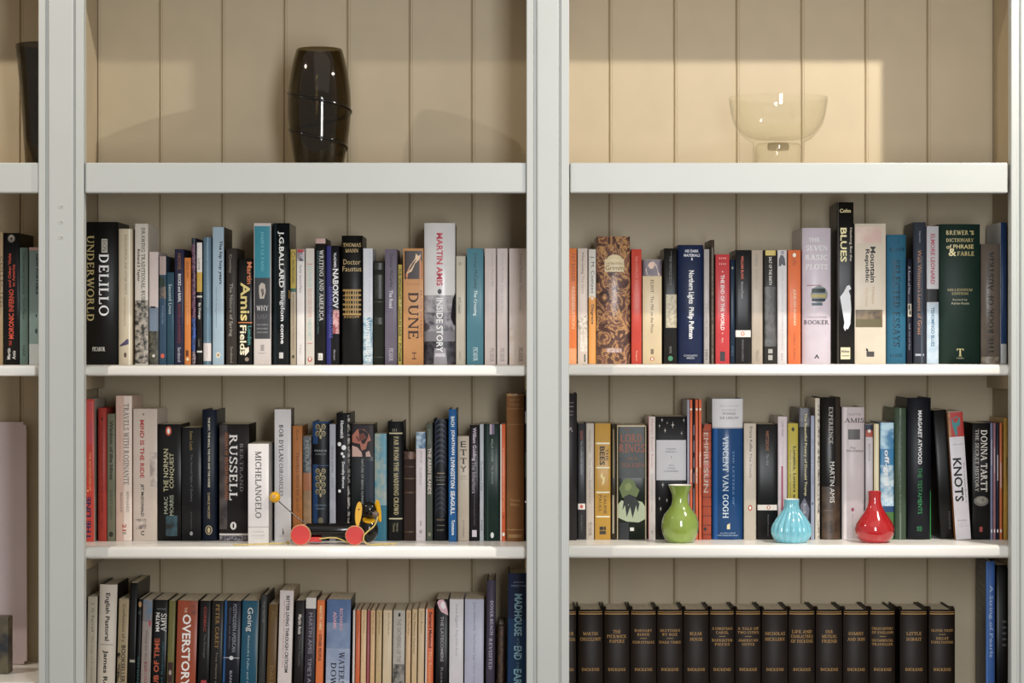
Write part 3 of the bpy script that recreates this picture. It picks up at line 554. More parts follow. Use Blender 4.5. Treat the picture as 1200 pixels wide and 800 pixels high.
B(940.4, 974, 267, 'cfc5cf', 'very thick lilac-white hardback titled THE SEVEN BASIC PLOTS', [
  Hz('THE', 281, 13, 4.6, 'f2eef2', -3), Hz('SEVEN', 290.6, 26, 6.2, 'f2eef2', 0, 1), Hz('BASIC', 301.6, 26, 6.2, 'f2eef2', 0, 1), Hz('PLOTS', 312.4, 26, 6.2, 'f2eef2', 0, 1), Bd(333.8, 335, 'a88a88', -.7, .3), El(345, 10, 10, '8e9498', 3), Bd(338, 343, '3c4a48', -.35, .6), Bd(345, 348.6, 'b4a860', -.4, .66), Bd(350, 353, '3c4850', -.35, .6), Bd(355, 358, '5b7076', -.35, .4),
  Hz('CHRISTOPHER', 371.6, 26, 2, '9d949c', 0), Hz('BOOKER', 377.6, 29, 5, '5f575f', 0), Po([(-3, 420), (0, 415), (1.5, 417.5), (3, 420), (1.4, 420), (0, 417.5), (-1.4, 420)], '3a343a', 'publisher_mark')], k='h', rough=.3, dep=158)
B(980.6, 1000.4, 237, '171615', 'tallest black paperback of the row, titled Nothing But the BLUES', [
  Hz('Cohn', 247, 13, 4.6, 'e3d596', 0, 1), T('BLUES', 267, 307, 7.4, 'e6dca0', -2, b=1), T('Nothing But the', 267, 306, 3.4, 'dcd6c4', 6.4), 
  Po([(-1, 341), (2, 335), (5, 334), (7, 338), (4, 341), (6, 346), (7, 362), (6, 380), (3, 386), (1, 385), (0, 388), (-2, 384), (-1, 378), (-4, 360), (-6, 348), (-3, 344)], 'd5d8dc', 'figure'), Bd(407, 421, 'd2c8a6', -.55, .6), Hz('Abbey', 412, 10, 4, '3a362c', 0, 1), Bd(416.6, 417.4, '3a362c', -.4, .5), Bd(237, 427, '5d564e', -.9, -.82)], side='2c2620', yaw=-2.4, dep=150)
B(1001.6, 1038.2, 262, 'd8ccb9', 'thick cream paperback titled Mountain Republic', [
  Nz(266, 285, 'cfb9a6', 'c9a79a', 20, -.95, .72), T('Mountain', 289, 331, 6, '1d1a18', 3, b=1), T('Republic', 292, 331, 6, '1d1a18', -4, b=1), T('Philippe', 336, 356, 4, 'cbb08e', 3), T('Harrison', 338, 359, 4, 'd0b696', -4), Nz(363, 383.4, '57452c', '8a7550', 30, -.95, .78), Bd(374, 383.4, '6e6440', -.95, .78), Po([(-5, 408), (-3, 409), (-2, 413), (-5, 411)], '2c2826', 'bird'), Bd(412, 418, '4a4542', -.25, .25)])
B(1039.2, 1062.2, 275, '1f6f8c', 'blue book titled SELECTED ESSAYS', [
  Hz('T. S.', 282.6, 10, 3.8, '12404f', -1), Hz('ELIOT', 292.4, 18, 4, '0f3440', 1), T('SELECTED ESSAYS', 304, 406, 8, '103a48', 0), Hz('FABER', 416.6, 15, 3.8, '14485c', 0)], k='h', rough=.6)
B(1062.8, 1069.2, 303, '17172b', 'thin dark navy paperback between the blue book and the tall slate one', [
  T('A Room of Her', 312, 345, 2.6, 'a9a9b4', -.4), Bd(356, 371, 'b8b09c', -.7, .7), El(360, 1, 3, '28242c', -.5), El(366.5, 1, 2.6, '28242c', .6), T('Stuff, Said and Seen', 379, 410, 2.4, '8d8d9c', -.2)], k='p')
B(1070.4, 1085.2, 260.4, '3c4350', 'tall slate-grey hardback with copper lettering about leaves of grass', [
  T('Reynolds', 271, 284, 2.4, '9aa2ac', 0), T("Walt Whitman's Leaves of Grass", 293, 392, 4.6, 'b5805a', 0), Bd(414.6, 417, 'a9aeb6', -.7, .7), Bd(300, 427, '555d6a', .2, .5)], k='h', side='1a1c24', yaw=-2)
B(1086, 1100.2, 265, 'c3c1c5', 'grey-white book with a black band across the middle of its spine and red lettering', [
  T('ELMORE LEONARD', 274, 333, 5, 'b4485a', 0, b=1), Bd(338.6, 354, '16161a'), Nz(355, 427, 'a8bccb', 'bccbd6', 30), T('TISHOMINGO BLUES', 360, 406, 4, '3f7290', 0, b=1)], k='p')
B(1101, 1149.4, 262.6, '12352b', 'widest dark green hardback with gold capitals, a dictionary', [
  Hz('BREWER', 272.6, 26, 5.2, 'cfc082', -3, 1), Hz("'S", 272.6, 5, 5, 'cfc082', 14, 1), Hz('DICTIONARY', 281.4, 32, 4.2, 'cfc082', 0, 1), Hz('of PHRASE', 289, 32, 5, 'cfc082', 0, 1), Hz('&', 295.6, 9, 9, 'e2d69c', -9, 1), Hz('FABLE', 297.2, 20, 5, 'cfc082', 6.6, 1),
  Hz('MILLENNIUM', 339.6, 29, 3, 'b9ab74', 0, 1), Hz('EDITION', 344, 19, 3, 'b9ab74', 0, 1), Hz('Revised by', 351.4, 17, 2.6, 'cfc9a8', 0), Hz('Adrian Room', 355.4, 21, 2.6, 'cfc9a8', 0), Hz('T', 413, 8, 9, 'd6ca8a', 0, 1), Hz('CASSELL', 419.6, 9, 1.6, 'cfc9a8', 0)], k='h', side='143a2d', rough=.5)
B(1150, 1172, 286, '6b6056', 'grey-brown hardback titled THE BOOK OF AUSTRIA, read upward', [
  T('THE BOOK OF AUSTRIA', 295, 415, 7, '15120f', 0, 'u', 1), Nz(418, 427, '938672', '6b6056', 60)], k='h', rough=.3)
B(1172.8, 1180, 260.6, '17406e', 'tall narrow blue book at the right end of the row', [Bd(403, 427, 'a7adb0')], k='p', side='cfcfd0')

# ================================================= middle book shelf, left of the centre upright
row(Z2L, 'books on the middle book shelf, left of the centre upright')
B(98.6, 110.4, 467.6, 'c8402f', 'coral-red book at the far left with slanting blue letters near the foot', [
  T('THE ADVENTURES OF', 530, 575, 2.6, 'e0a860', 1), Nz(470, 520, 'c04250', 'cc4434', 20, -.4, .8), T('THE LINE', 582, 632, 6, '1c3460', -1, 'u', 1), El(575, .9, .9, 'e8c070', -1.6)], fwd=16, side='a8a092')
B(114.6, 124.8, 478, 'a8301e', 'plain dark red paperback, second in the row', [T('THE TWELVE CHAIRS OF THE EMPIRE', 495, 600, 2.4, '7a2014', 0), El(491, 1, 2.4, '5a1810', 0), T('FOLIO', 608, 620, 2.4, '6a2018', 0)], fwd=8, k='h')
B(125.4, 134.8, 485, '75755f', 'grey-green paperback titled Wisdom of the Idiots', [
  T('Wisdom of the Idiots', 493, 562, 4, '2f3830', .4, b=1), T('IDRIES SHAH', 574, 608, 3, '525a4c', .2), El(626, 2.6, 3, '34372b')], fwd=6)
B(135.6, 154.6, 463.6, 'd2b3a3', 'tall cream-pink book about travels on horseback, tallest of the pale pair', [
  Bd(463.6, 634, 'dcccbf', .02, 1), T('TRAVELS WITH ROSINANTE', 473, 568, 6, '75706c', 2.8), T('Five Years Cycling Round the World', 476, 540, 1.8, 'c9846a', -4.6), T('BERNARD', 576, 600, 3, '8d827a', 4.4), T('MAGNOULOUX', 577, 600, 3, '7d726a', -3), T('21', 614, 622, 4.6, 'b4403a', .6, b=1), Bd(623, 626, 'a89c90', -.2, .3)], fwd=4)
B(156, 184.2, 479, 'cdbeb1', 'wide cream book titled MIND IS THE RIDE in red', [
  El(485.4, 1.2, 1.6, 'a0948a', -2), T('MIND IS THE RIDE', 492, 560, 5, 'b83a2e', -3.6, b=1), T('JET McDONALD', 567, 605, 4.4, '3f3a38', -3.6, b=1), Nz(530, 570, 'cdbeb1', 'a0928a', 35, .4, 1), Nz(608, 620, 'cdbeb1', '7d706a', 45, -.8, .1), T('U', 622, 627, 4, '3f3a38', -3, b=1)], fwd=0)
B(185, 212, 497, '0e0f10', 'thick black paperback titled THE NORMAN CONQUEST, read upward', [
  El(505, 3.4, 5.4, 'd05c30', -1), El(505, 1.6, 3.2, 'f0ebe2', -1), T('THE NORMAN', 526, 576, 5.6, 'c9c49c', -4, 'u', 0), T('CONQUEST', 531, 572, 5.6, 'c9c49c', 3, 'u', 0), T('MARC', 582, 602, 4.4, 'a8b09a', -4, 'u', 0), T('MORRIS', 580, 604, 4.6, 'a8b09a', 2.6, 'u', 0), Nz(604, 628, '0e0f10', '2a5a66', 30, -.3, .7)], side='0c0c0c')
B(212.8, 235.6, 501, '1d1d21', 'dark charcoal paperback left of the navy one, small gold and grey title', [
  T('Sean Lusk', 505, 528, 3.4, 'a08a50', 0), T('The Second Sight of Zachary', 532, 588, 2.8, '7a7a7c', 0), T('penguin', 600, 620, 2, '5e5e60', 0), El(625, 1.8, 2.4, '9a9a9c')])
B(236.6, 254, 480, '0f1e33', 'tall navy hardback titled THE BOY, THE MOLE, THE FOX AND THE HORSE', [
  T('THE BOY, THE MOLE, THE FOX AND THE HORSE', 489, 571, 2.8, 'd6d2bc', -.6, b=1), T('CHARLIE MACKESY', 577, 608, 2.6, 'c9b88a', -.6), El(621, 4, 5.4, 'c9b88a', -.6), El(621, 3.2, 4.6, '0f1e33', -.6), El(621, 1.6, 3.4, 'c9b88a', -.6)], k='h')
B(257, 292, 497, '221b1e', 'very thick dark hardback, a history of philosophy with large spaced capitals', [
  Nz(498, 620, '5b504c', '332a2c', 20, -1, -.48), T('HISTORY OF WESTERN PHILOSOPHY', 507, 586, 3.8, 'b06a30', -9), T('RUSSELL', 509, 586, 9.4, 'e4e0dc', -1), T('BERTRAND', 520, 576, 4, '8a8488', 8.6), El(616, 3.6, 4.6, 'd8d4d0', -1), El(616, 1, 3, '221b1e', -1), Bd(625, 627.4, 'c9c4c0'), Nz(628, 634, '2a2428', '8d8890', 120)], k='p', fwd=4, side='14100f')
B(290.6, 315, 520, 'dedad8', 'white paperback with large grey serif-like capitals standing forward of the row', [
  T('MICHELANGELO', 529, 607, 7, '6a6563', 0), Bd(617, 618, 'b4b0ae'), Hz('Ludwig', 623, 12, 2.6, 'b0abaa', 0), Hz('GOLDSCHEIDER', 627.6, 15, 1.6, 'b0abaa', 0), Hz('drawings', 631, 12, 1.6, 'c0bbba', 0)], fwd=66, dep=140, side='8d8a86')
B(321.6, 341.2, 479.6, 'd3d0d0', 'tall silver-white book of chronicles between the forward white one and an orange one', [
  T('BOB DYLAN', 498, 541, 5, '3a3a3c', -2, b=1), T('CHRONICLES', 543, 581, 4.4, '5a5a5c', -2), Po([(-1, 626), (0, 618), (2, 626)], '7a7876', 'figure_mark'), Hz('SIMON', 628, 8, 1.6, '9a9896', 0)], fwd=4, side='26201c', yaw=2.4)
B(342.6, 354.4, 499, 'b0702a', 'ochre-orange paperback right of the tall silver-white book', [
  T('Kurt', 504, 516, 2.4, '6e4a1c', 0), T('TRAVELS WITH MY AUNT', 530, 600, 3.4, '74461a', 0)])
B(355, 365, 511, 'a86c40', 'worn short paperback, grey top and orange-brown middle', [
  Nz(511, 554, '6c7276', '3d4850', 60), T('MEDLAR', 516, 552, 4, '9aa09c', 0), Nz(575, 634, 'a07c4c', '8a6c44', 30)], fwd=0)
B(366, 385.4, 494, '1f4c7a', 'blue-black hardback with gilt scroll ornaments', [
  Bd(496, 634, '141a22', -.35, 1), Bd(520, 544, '0d1118', -.98, .98)]+[El(y, rx, ry, c_, dx) for y0_, n_ in ((500, 2), (552, 4)) for k_ in range(n_) for y, rx, ry, c_, dx in (
   (y0_+8*k_, 2.6, 3.2, 'a3966e', -3.4), (y0_+8*k_+.4, 1.7, 2.2, '10161e', -3.2), (y0_+8*k_, 2.6, 3.2, 'a3966e', 3.4), (y0_+8*k_+.4, 1.7, 2.2, '10161e', 3.2), (y0_+8*k_+4, 1.2, 2.4, 'b5a67a', 0), (y0_+8*k_+.4, .8, .9, 'a3966e', -3), (y0_+8*k_+.4, .8, .9, 'a3966e', 3))]+[
  Hz('MARCUS', 528, 14, 2.2, 'a9b0b4', 0), Hz('AURELIUS', 532, 12, 2, '8d9498', 0), Hz('EVERYMAN', 592, 13, 2.2, '6f8494', 0), Hz('LIBRARY', 596, 11, 2, '6f8494', 0), El(610, 3, 4, '6f6a50'), Bd(545, 546, '3a5a7c')], k='h')
B(386, 393.4, 497, 'a9abb6', 'thin silver-lilac paperback between the blue-gilt and the white-dotted black book', [
  T('GEORGE SZIRTES', 522, 554, 2.4, '6a6c78', 0), T('NEW', 560, 572, 2.2, '8a8c98', 0)])
B(394, 410.6, 484, '15141b', 'tall black hardback with scattered white dots on its spine', [
  T('Homesick', 493, 514, 4, 'e4e2e6', -1.4, b=1), T('Dorothy Morton', 541, 572, 4, 'e0dee2', -.4, b=1), El(520.4, 2.2, 2.4, 'f0eef0', -4.6), El(524.4, 2.7, 2.9, 'f0eef0', .6), El(531.6, 1.6, 1.8, 'f0eef0', -1.4), El(534.8, 1.4, 1.6, 'f0eef0', .4), El(575.4, 1.7, 1.9, 'f0eef0', -4.4), Nz(486, 626, '15141b', 'b5afa8', 90, .62, .95)], k='h')
B(411.4, 438, 497, '1f2427', 'dark grey paperback with a painting of hands at the top of its spine', [
  Bd(498, 535, '2a1c22', -.98, .96), Po([(-12, 510), (-6, 503), (2, 503), (8, 509), (10, 516), (6, 518), (4, 526), (-1, 528), (-3, 520), (-9, 519), (-12, 518)], 'b3705a', 'painted_hand'), Po([(-8, 512), (1, 507), (5, 513), (0, 516), (-5, 517)], '7d4438', 'painted_shadow'), Po([(-12, 522), (-6, 524), (-1, 530), (0, 535), (-12, 535)], 'c9a79a', 'painted_cloth'), Po([(4, 530), (8, 528), (10, 535), (4, 535)], 'c9a79a', 'painted_cloth'), T('NATURE OF BEING HUMAN', 538, 590, 2.6, 'a5acac', 0), Bd(540, 634, '16283a', .3, 1)])
B(438.8, 453.2, 508, '8fa8a6', 'turquoise paperback with a pale map-like pattern, beside the toy dog head', [
  Nz(508, 592, '4f96aa', 'a3aa9c', 22), Bd(592, 634, '14748a'), T('The Sea', 524, 540, 2.4, '3a7c8c', 0), T('ITALO CALVINO', 560, 590, 1.6, '6fa4a8', 0)])
B(454, 472.6, 494, '121518', 'black hardback titled FAR FROM THE MADDING CROWD in gold', [
  Bd(507, 508.4, 'd0c8a0', -.8, .9), Hz('III', 504, 5, 3.4, '8d8a74', -1), T('FAR FROM THE MADDING CROWD', 511.5, 603, 5.6, 'c6b884', 1), Bd(607, 608.4, 'd0c8a0', -.8, .9), T('Thomas', 613, 623, 3, '9a9070', -1.6), T('Hardy', 613, 623, 3, '9a9070', 2)], k='h')
B(473, 486.8, 529, '3f2d26', 'short worn brown leather book with ribbed spine', [
  Bd(532, 534, '6a4a3c'), Bd(546, 547.6, '5a3e32'), Bd(560, 561.4, '6a5440'), Bd(576, 578, '5e4436'), Nz(529, 538, '7a5644', '4a342a', 50), Bd(622, 624, '55402e')], k='h', rough=.8)
B(487.4, 498.8, 506, 'd6ccce', 'pale pink paperback with a blue-and-white picture at the top', [
  Nz(506, 525.6, '3c6e92', 'b4c8d6', 45), T('JOYCE', 528, 542, 3, '9a9092', 0), T('Dubliners', 548, 568, 3, 'a89ea0', 0), Bd(610, 616, 'b0a6a8', -.2, .2), El(623, 1.8, 2.2, 'a89ea0')])
B(499.6, 507, 496, '5c6256', 'thin grey-green paperback titled THE ARAN ISLANDS', [
  T('SYNGE', 503, 520, 2.6, '8a938a', 0), T('THE ARAN ISLANDS', 525, 579, 4, 'd9c9bc', 0, b=1), El(626, 1.6, 2.4, '8a8a72')])
B(507.8, 525, 491, '10141d', 'black-navy hardback with silver concentric arcs', 
  [z for i in range(9) for z in (El(497+6.1*i, 6.4, 6.6, '4a5a74', 0), El(497.8+6.1*i, 6.0, 6.2, '10141d', 0))]+[Bd(554, 555, 'a08a6c', -.5, .6), Hz('TALES OF', 559, 12, 2, '8d8678', 0), Hz('FAIRIES', 562.6, 10, 2, '8d8678', 0), Bd(567, 568, '8a867c', -.5, .6)]+
  [z for i in range(5) for z in (El(577+6*i, 6, 6.6, '3c4658', 0), El(577.8+6*i, 5.6, 6.2, '10141d', 0))]+[Hz('FOLIO', 609, 9, 2, 'a08a6c', 0), Bd(615, 616, '6a6458', -.5, .6), Hz('SOCIETY', 621, 9, 2, '8d8678', 0)], k='h')
B(525.6, 535.4, 479.4, '0d69a4', 'tall bright blue hardback titled JONATHAN LIVINGSTON SEAGULL', [
  T('BACH', 488, 500, 4.2, 'dfe8f0', 0, b=1), T('JONATHAN', 503.6, 533, 4.8, 'f2f5f8', 0, b=1), T('LIVINGSTON', 536, 572, 4.8, 'f2f5f8', 0, b=1), T('SEAGULL', 575, 603, 4.8, 'f2f5f8', 0, b=1), T('Turnstone', 609, 627, 3.6, 'dfe8f0', .6, b=1)], k='h', fwd=18, side='2a2420')
B(536.4, 549.8, 511, 'cbbda9', 'cream paperback with ETTY set in stacked capitals', [
  Hz('E', 520.4, 6.4, 7, '2a2624', 0), Hz('T', 530, 7, 7, '2a2624', 0), Hz('T', 540, 7, 7, '2a2624', 0), Hz('Y', 549.6, 7, 7, '2a2624', 0), Hz('A DIARY', 558, 8, 1.6, '8a7e70', 0), Hz('1941-43', 561, 8, 1.6, '8a7e70', 0), T('ETTY HILLESUM', 610, 629, 1.8, '7a6e60', 0)])
B(550.4, 561.4, 498, '221d24', 'black paperback with crowded lilac-white lettering running down the spine', [
  T('William Golding', 501, 540, 5.4, 'cdbccc', -.4, b=1), T('The Inheritors', 541, 578, 4.8, '9d929c', -.4, b=1), T('Introduced by John Carey', 580, 616, 3, '6d646e', 0), Bd(621, 629, 'd5ccd4', -.5, .5)])
B(562, 567, 497, 'b8bec4', 'thin grey-white paperback between the black-lilac and the bottle-green ones', [
  T('The Adventure of Sam', 540, 575, 2.4, '5a646c', 0), T('PICADOR', 609, 622, 2.4, '5a646c', 0)])
B(567.6, 585.2, 496.6, '17352f', 'bottle-green paperback with a small lilac tab at the top', [
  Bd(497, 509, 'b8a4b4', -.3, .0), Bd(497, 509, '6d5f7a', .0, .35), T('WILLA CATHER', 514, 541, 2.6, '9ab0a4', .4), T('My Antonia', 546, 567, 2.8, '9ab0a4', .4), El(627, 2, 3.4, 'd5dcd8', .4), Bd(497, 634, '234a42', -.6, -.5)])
B(586, 592.6, 497, 'dd6518', 'orange paperback with a white edge, left of the old brown volume', [
  Bd(497, 634, 'd9d2cc', -1, -.45), T('A WOMAN OF NO IMPORTANCE', 525, 600, 2.6, 'f0a468', .6), T('A', 603, 608, 2, '7a3008', .6), El(626, 1.5, 2.2, 'f0e4d4', .8)])
B(593.4, 614, 461, '8a5e2f', 'tallest brown cloth hardback with faded gold title beside the centre upright', [
  Hz('EAST OF', 468.6, 12, 3, 'a37c44', 0), Hz('THE RIVER', 474, 13, 3, 'a37c44', 0), Bd(478.6, 479.4, 'a07840'), Bd(497, 497.8, '9c743c'), Hz('Thomas', 586, 11, 3, 'b39058', 0), Hz('Blake', 591, 10, 3, 'b39058', 0), Bd(620, 621, 'a88450'), Bd(626, 630, 'a07c48', -.8, .8), Nz(461, 464, 'b08a50', '8a5e2f', 40)], k='h', rough=.8, fwd=12)
B(614.4, 621.4, 465, '2f1f2b', 'dark plum book with white marks, last before the centre upright', [Bd(482, 496, 'c9c2c4', -.8, -.3), Bd(530, 560, '5f6b58', -.8, -.4), El(588, 1.2, 1.2, 'd8d0d0', -2)], k='h', fwd=8)

# ================================================= middle book shelf, right of the centre upright
row(Z2R, 'books on the middle book shelf, right of the centre upright')
B(656, 676.4, 461, '2b2829', 'tall charcoal hardback half hidden by the centre upright', [
  Hz('Jonathan', 472, 9, 2, '9a9696', 2), Hz('Raban', 476, 8, 2, '9a9696', 2), Hz('BAD', 482, 8, 1.8, '8a8686', 2), Hz('LAND', 486, 7, 1.8, '8a8686', 2), Po([(-2, 506), (3, 500), (5, 506), (4, 506), (3, 502.4), (-1, 507)], 'a09c9c', 'publisher_mark')], k='h', fwd=14)
B(677, 686, 496, '3b3c40', 'dark grey paperback with a small white and orange label near the foot', [
  T('BOLANO', 505, 515, 3, 'b8503a', 0), T('The Insufferable Gaucho', 516, 556, 2.2, 'a5a6a8', 0), Bd(590, 597, 'ddd4cc'), El(593.4, 1.8, 2.2, 'c8583a'), T('Penguin', 604, 622, 1.8, '808184', 0)])
B(686.8, 696.2, 496, 'c9beb2', 'pale grey-cream paperback left of the yellow one', [
  T('Hermann Hesse', 504, 530, 3, '9a8e82', 0), T('The Glass Bead Game', 536, 590, 2.6, 'a3978a', 0), T('PICADOR', 612, 628, 4, '8a7e72', 0)])
B(697, 715.6, 496, 'c79a20', 'mustard yellow paperback titled THE BEES', [
  Bd(518.6, 520.4, 'efe6c8', -.85, .9), Bd(547, 548.6, 'efe6c8', -.85, .9), Bd(576, 577.6, 'efe6c8', -.85, .9), Bd(604.6, 606, 'efe6c8', -.85, .9), T('BEES', 523, 545, 6, '1f1a0c', -.6, b=1), T('THE', 526, 540, 2.8, '3a3010', 5, b=1), Po([(-1, 553), (1, 560), (3, 558), (2, 566), (-1, 569), (0, 562), (-3, 558)], 'e8d690', 'bee_mark'), T('PAULL', 580, 600, 3.4, '6a5414', -3), T('LALINE', 581, 602, 3.4, '6a5414', 3), Bd(617, 621, '2f280e', -.4, .1), Bd(617, 621, '2f280e', .15, .4), Bd(622, 626, '2f280e', -.4, .4)])
B(716.4, 722, 497, '3a3120', 'very thin dark book squeezed between the yellow and the worn fantasy paperback', [Bd(503, 560, 'a08a3c', -.3, .1), Bd(580, 625, 'a39a80', -.6, .2)])
B(722.8, 758, 498, '1e2a1e', 'very thick creased paperback, a one-volume fantasy epic with red title letters', [
  Nz(500, 560, '16201a', '2c3a30', 25, -.9, .85), Hz('THE', 503, 6, 2, 'a05034', -6), Hz('LORD', 513.4, 25, 10, 'a85a38', -1), Hz('RINGS', 525, 30, 10, 'a85a38', 0), Hz('J.R.R.', 537.6, 14, 4, '9a5a36', 1), Hz('TOLKIEN', 545, 27, 5, '9a5a36', 1), Po([(-15, 572), (-10, 563), (-4, 560), (2, 563), (5, 570), (9, 574), (6, 582), (-2, 584), (-11, 583)], '6e7f42', 'pale_green_leaves'), Po([(-8, 568), (-3, 565), (0, 570), (-3, 575), (-8, 574)], '8b9a54', 'leaf_highlight'), Po([(-17, 592), (-12, 586), (-4, 590), (4, 586), (12, 588), (16, 594), (16, 608), (8, 612), (-6, 611), (-17, 606)], 'a9b394', 'pale_mist'), Po([(-9, 582), (-3, 579), (4, 582), (9, 590), (7, 600), (5, 592), (1, 607), (-2, 594), (-6, 606), (-8, 592), (-11, 598)], '1a2018', 'dark_trees'), Bd(618, 622, 'd8d8d0', -.12, .14), Bd(612, 632, '101410', -.9, -.2), Bd(498, 500, 'c9b894', -1, .9), Bd(499, 632, 'b9a986', -1, -.93), Bd(499, 632, 'b9a986', .9, .97)], rough=.25)
B(759.6, 768.2, 488, 'd6ccc6', 'narrow white paperback with pink lettering left of the starry black book', [
  Bd(488, 634, 'b03a3c', -1, -.84), T('Marilyn French Reader', 491, 550, 3, 'c77a80', 0), T('Feminist Fables for Today', 555, 600, 2.6, 'a8aaa4', 0), T('P', 622, 626, 2, '8a8480', 0)])
B(769, 804.6, 488, '141317', 'very thick black book patterned with white stars and a white label', [
  Bd(515.6, 562.6, 'c6c5c9', -1, .97, 'label_panel'), Hz('PHILIPPA', 526, 11, 1.6, '7a7a80', 0), Hz('PERRY', 529.4, 14, 1.6, '7a7a80', 0), Hz('I', 535.6, .8, 2, '7a7a80', 0), Hz('ALL', 545, 6, 1.6, '7a7a80', 0), Hz('THINGS', 548.6, 9, 1.6, '7a7a80', 0), Hz('CONSIDERED', 552, 17, 1.6, '7a7a80', 0)]+
  [Po([(x-1.6*q, y), (x-.3*q, y-.4*q), (x, y-3.4*q), (x+.3*q, y-.4*q), (x+1.6*q, y), (x+.3*q, y+.4*q), (x, y+3.4*q), (x-.3*q, y+.4*q)], 'c9c5c0', 'star') for x, y, q in ((-11, 492, .9), (1.6, 498, 1.3), (-7.4, 504.4, 1), (-14, 499, .8), (12, 507.6, .9), (14.6, 492.4, .8), (-5, 495.6, .6), (-10, 568, 1.1), (-14, 584, .8), (-5.4, 586, .8), (-12.6, 596, .9), (4, 569, .8), (-8, 605, .7), (10, 572, .8))], k='p', side='1a1216')
B(805.2, 808, 468.4, 'a7a9bb', 'very thin lilac-grey paperback against the starry book', [], fwd=4)
B(808.2, 811.6, 468.4, 'dd6e3c', 'orange paperback, first of the three thin matching ones', [El(479.6, 1.3, 1.3, 'f0dcc8'), T('PELICAN', 550, 565, 2, 'f0dcc8', 0, b=1)], fwd=4)
B(812.2, 814.2, 468.8, '24232f', 'thin dark book sandwiched between the matching orange ones', [Bd(498, 634, '8d8aa0', -.6, .6), Bd(510, 516, '24232f'), Bd(530, 536, '24232f'), Bd(548, 554, '24232f'), Bd(566, 572, '24232f')], fwd=4)
B(814.6, 818.2, 468.4, 'dd6e3c', 'orange paperback, second of the three thin matching ones', [El(479.6, 1.3, 1.3, 'f0dcc8'), T('PELICAN', 548, 566, 2, 'f0dcc8', 0, b=1)], fwd=4)
B(818.8, 822.4, 468.4, 'de703e', 'orange paperback, third of the three thin matching ones', [El(479.6, 1.3, 1.3, 'f0dcc8'), T('PELICAN', 530, 547, 2, 'f0dcc8', 0, b=1)], fwd=4)
B(823, 833.6, 497, 'b35030', 'rust-orange paperback titled EMPIRE OF THE SUN with brick-like ruling', [
  Po([(-5, 497), (-2, 497), (-5, 504)], '241c18', 'corner_print')]+[Bd(y, y+.8, '6a2c18', -1, 1) for y in range(505, 632, 11)]+[T('EMPIRE', 507, 545, 5, 'c9b8a4', -1), T('SUN', 548, 577, 5.4, 'c9b8a4', -1), El(620, 1.8, 2, '2a1a16', -2)])
B(834.8, 871, 467, '0d4f84', 'very thick blue hardback with a white cap, collected letters', [
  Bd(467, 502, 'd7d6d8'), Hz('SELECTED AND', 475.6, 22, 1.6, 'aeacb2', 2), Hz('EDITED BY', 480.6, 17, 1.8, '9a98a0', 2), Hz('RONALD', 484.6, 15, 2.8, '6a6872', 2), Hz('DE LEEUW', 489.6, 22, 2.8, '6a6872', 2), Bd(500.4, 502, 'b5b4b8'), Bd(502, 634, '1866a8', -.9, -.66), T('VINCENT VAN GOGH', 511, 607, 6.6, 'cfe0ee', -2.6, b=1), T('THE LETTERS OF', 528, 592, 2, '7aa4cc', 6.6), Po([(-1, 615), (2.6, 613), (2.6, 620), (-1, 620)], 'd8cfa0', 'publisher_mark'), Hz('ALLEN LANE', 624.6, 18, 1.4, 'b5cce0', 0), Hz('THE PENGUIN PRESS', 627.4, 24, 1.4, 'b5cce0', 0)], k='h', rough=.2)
B(871.8, 886.4, 496, 'cbbfae', 'cream paperback with small orange oval low on its spine, right of the thick blue one', [
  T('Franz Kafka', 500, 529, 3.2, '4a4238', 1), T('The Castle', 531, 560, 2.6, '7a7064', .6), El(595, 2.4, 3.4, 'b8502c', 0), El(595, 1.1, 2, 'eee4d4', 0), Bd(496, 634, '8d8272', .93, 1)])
B(887.6, 910.8, 497, '161618', 'black paperback with a white band behind the blue vase', [
  T('NIETZSCHE', 505, 528, 3.4, '9a5c2c', 0, b=1), T('The Will', 532, 545, 2.8, '9a9a9c', 0), Bd(591.4, 597.8, 'd5cec6'), El(594.6, 2.2, 2.4, 'b8683c', 1.4), El(594.6, 1, 1.6, 'e6ded4', 1.4), T('PENGUIN CLASSICS', 603, 628, 1.6, '6a6a6c', 1)], side='101011')
B(911.6, 922.6, 488, 'd6c9cc', 'pink-white paperback with a magenta lower stripe behind the blue vase', [
  T('I SAW WHAT', 493, 512, 3, '9a8a90', 0), T('The Passages of Joy', 516, 545, 2.6, 'c4a8b2', 0), Bd(546, 630, 'b04a68', -.3, .1)])
B(923.2, 935.4, 496, 'bfb02c', 'acid-yellow paperback rising behind the blue vase', [
  Po([(-2, 503), (0, 500), (2, 503), (0, 506)], '2a2810', 'diamond_mark'), T('Lunatics, Lovers and Poets', 523, 612, 4, '2c2a10', 1.6, b=1), T('Twelve Stories after Cervantes and Shakespeare', 527, 612, 2, '55501c', -3.2)])
B(936.2, 949.4, 478, '33343c', 'grey marbled paperback with pale yellow lettering right of the yellow one', [
  Nz(478, 500, '6a6870', '4a4850', 40), T('The Beautiful Poetry of Donald Trump', 484, 581, 3.8, 'cfc58e', 1, b=1), Po([(-5, 592), (0, 583), (6, 596), (4, 610), (-4, 600)], '6a6b7c', 'facet_print'), T('ROB', 590, 602, 3, 'b5b5bc', 0)], k='p')
B(950, 954.6, 487, 'a5adc0', 'thin pale blue-grey paperback left of the white magazine-like one', [T('MEN, WOMEN & THE POETRY', 515, 568, 2, '646c80', 0), El(590, 1.2, 1.6, '5a6278')])
B(955.2, 960.8, 466.6, 'd6cdbe', 'very thin tall white volume left of the black and brown hardback', [Nz(470, 634, 'cfc6b8', '6a6258', 90, .1, .9)], k='p')
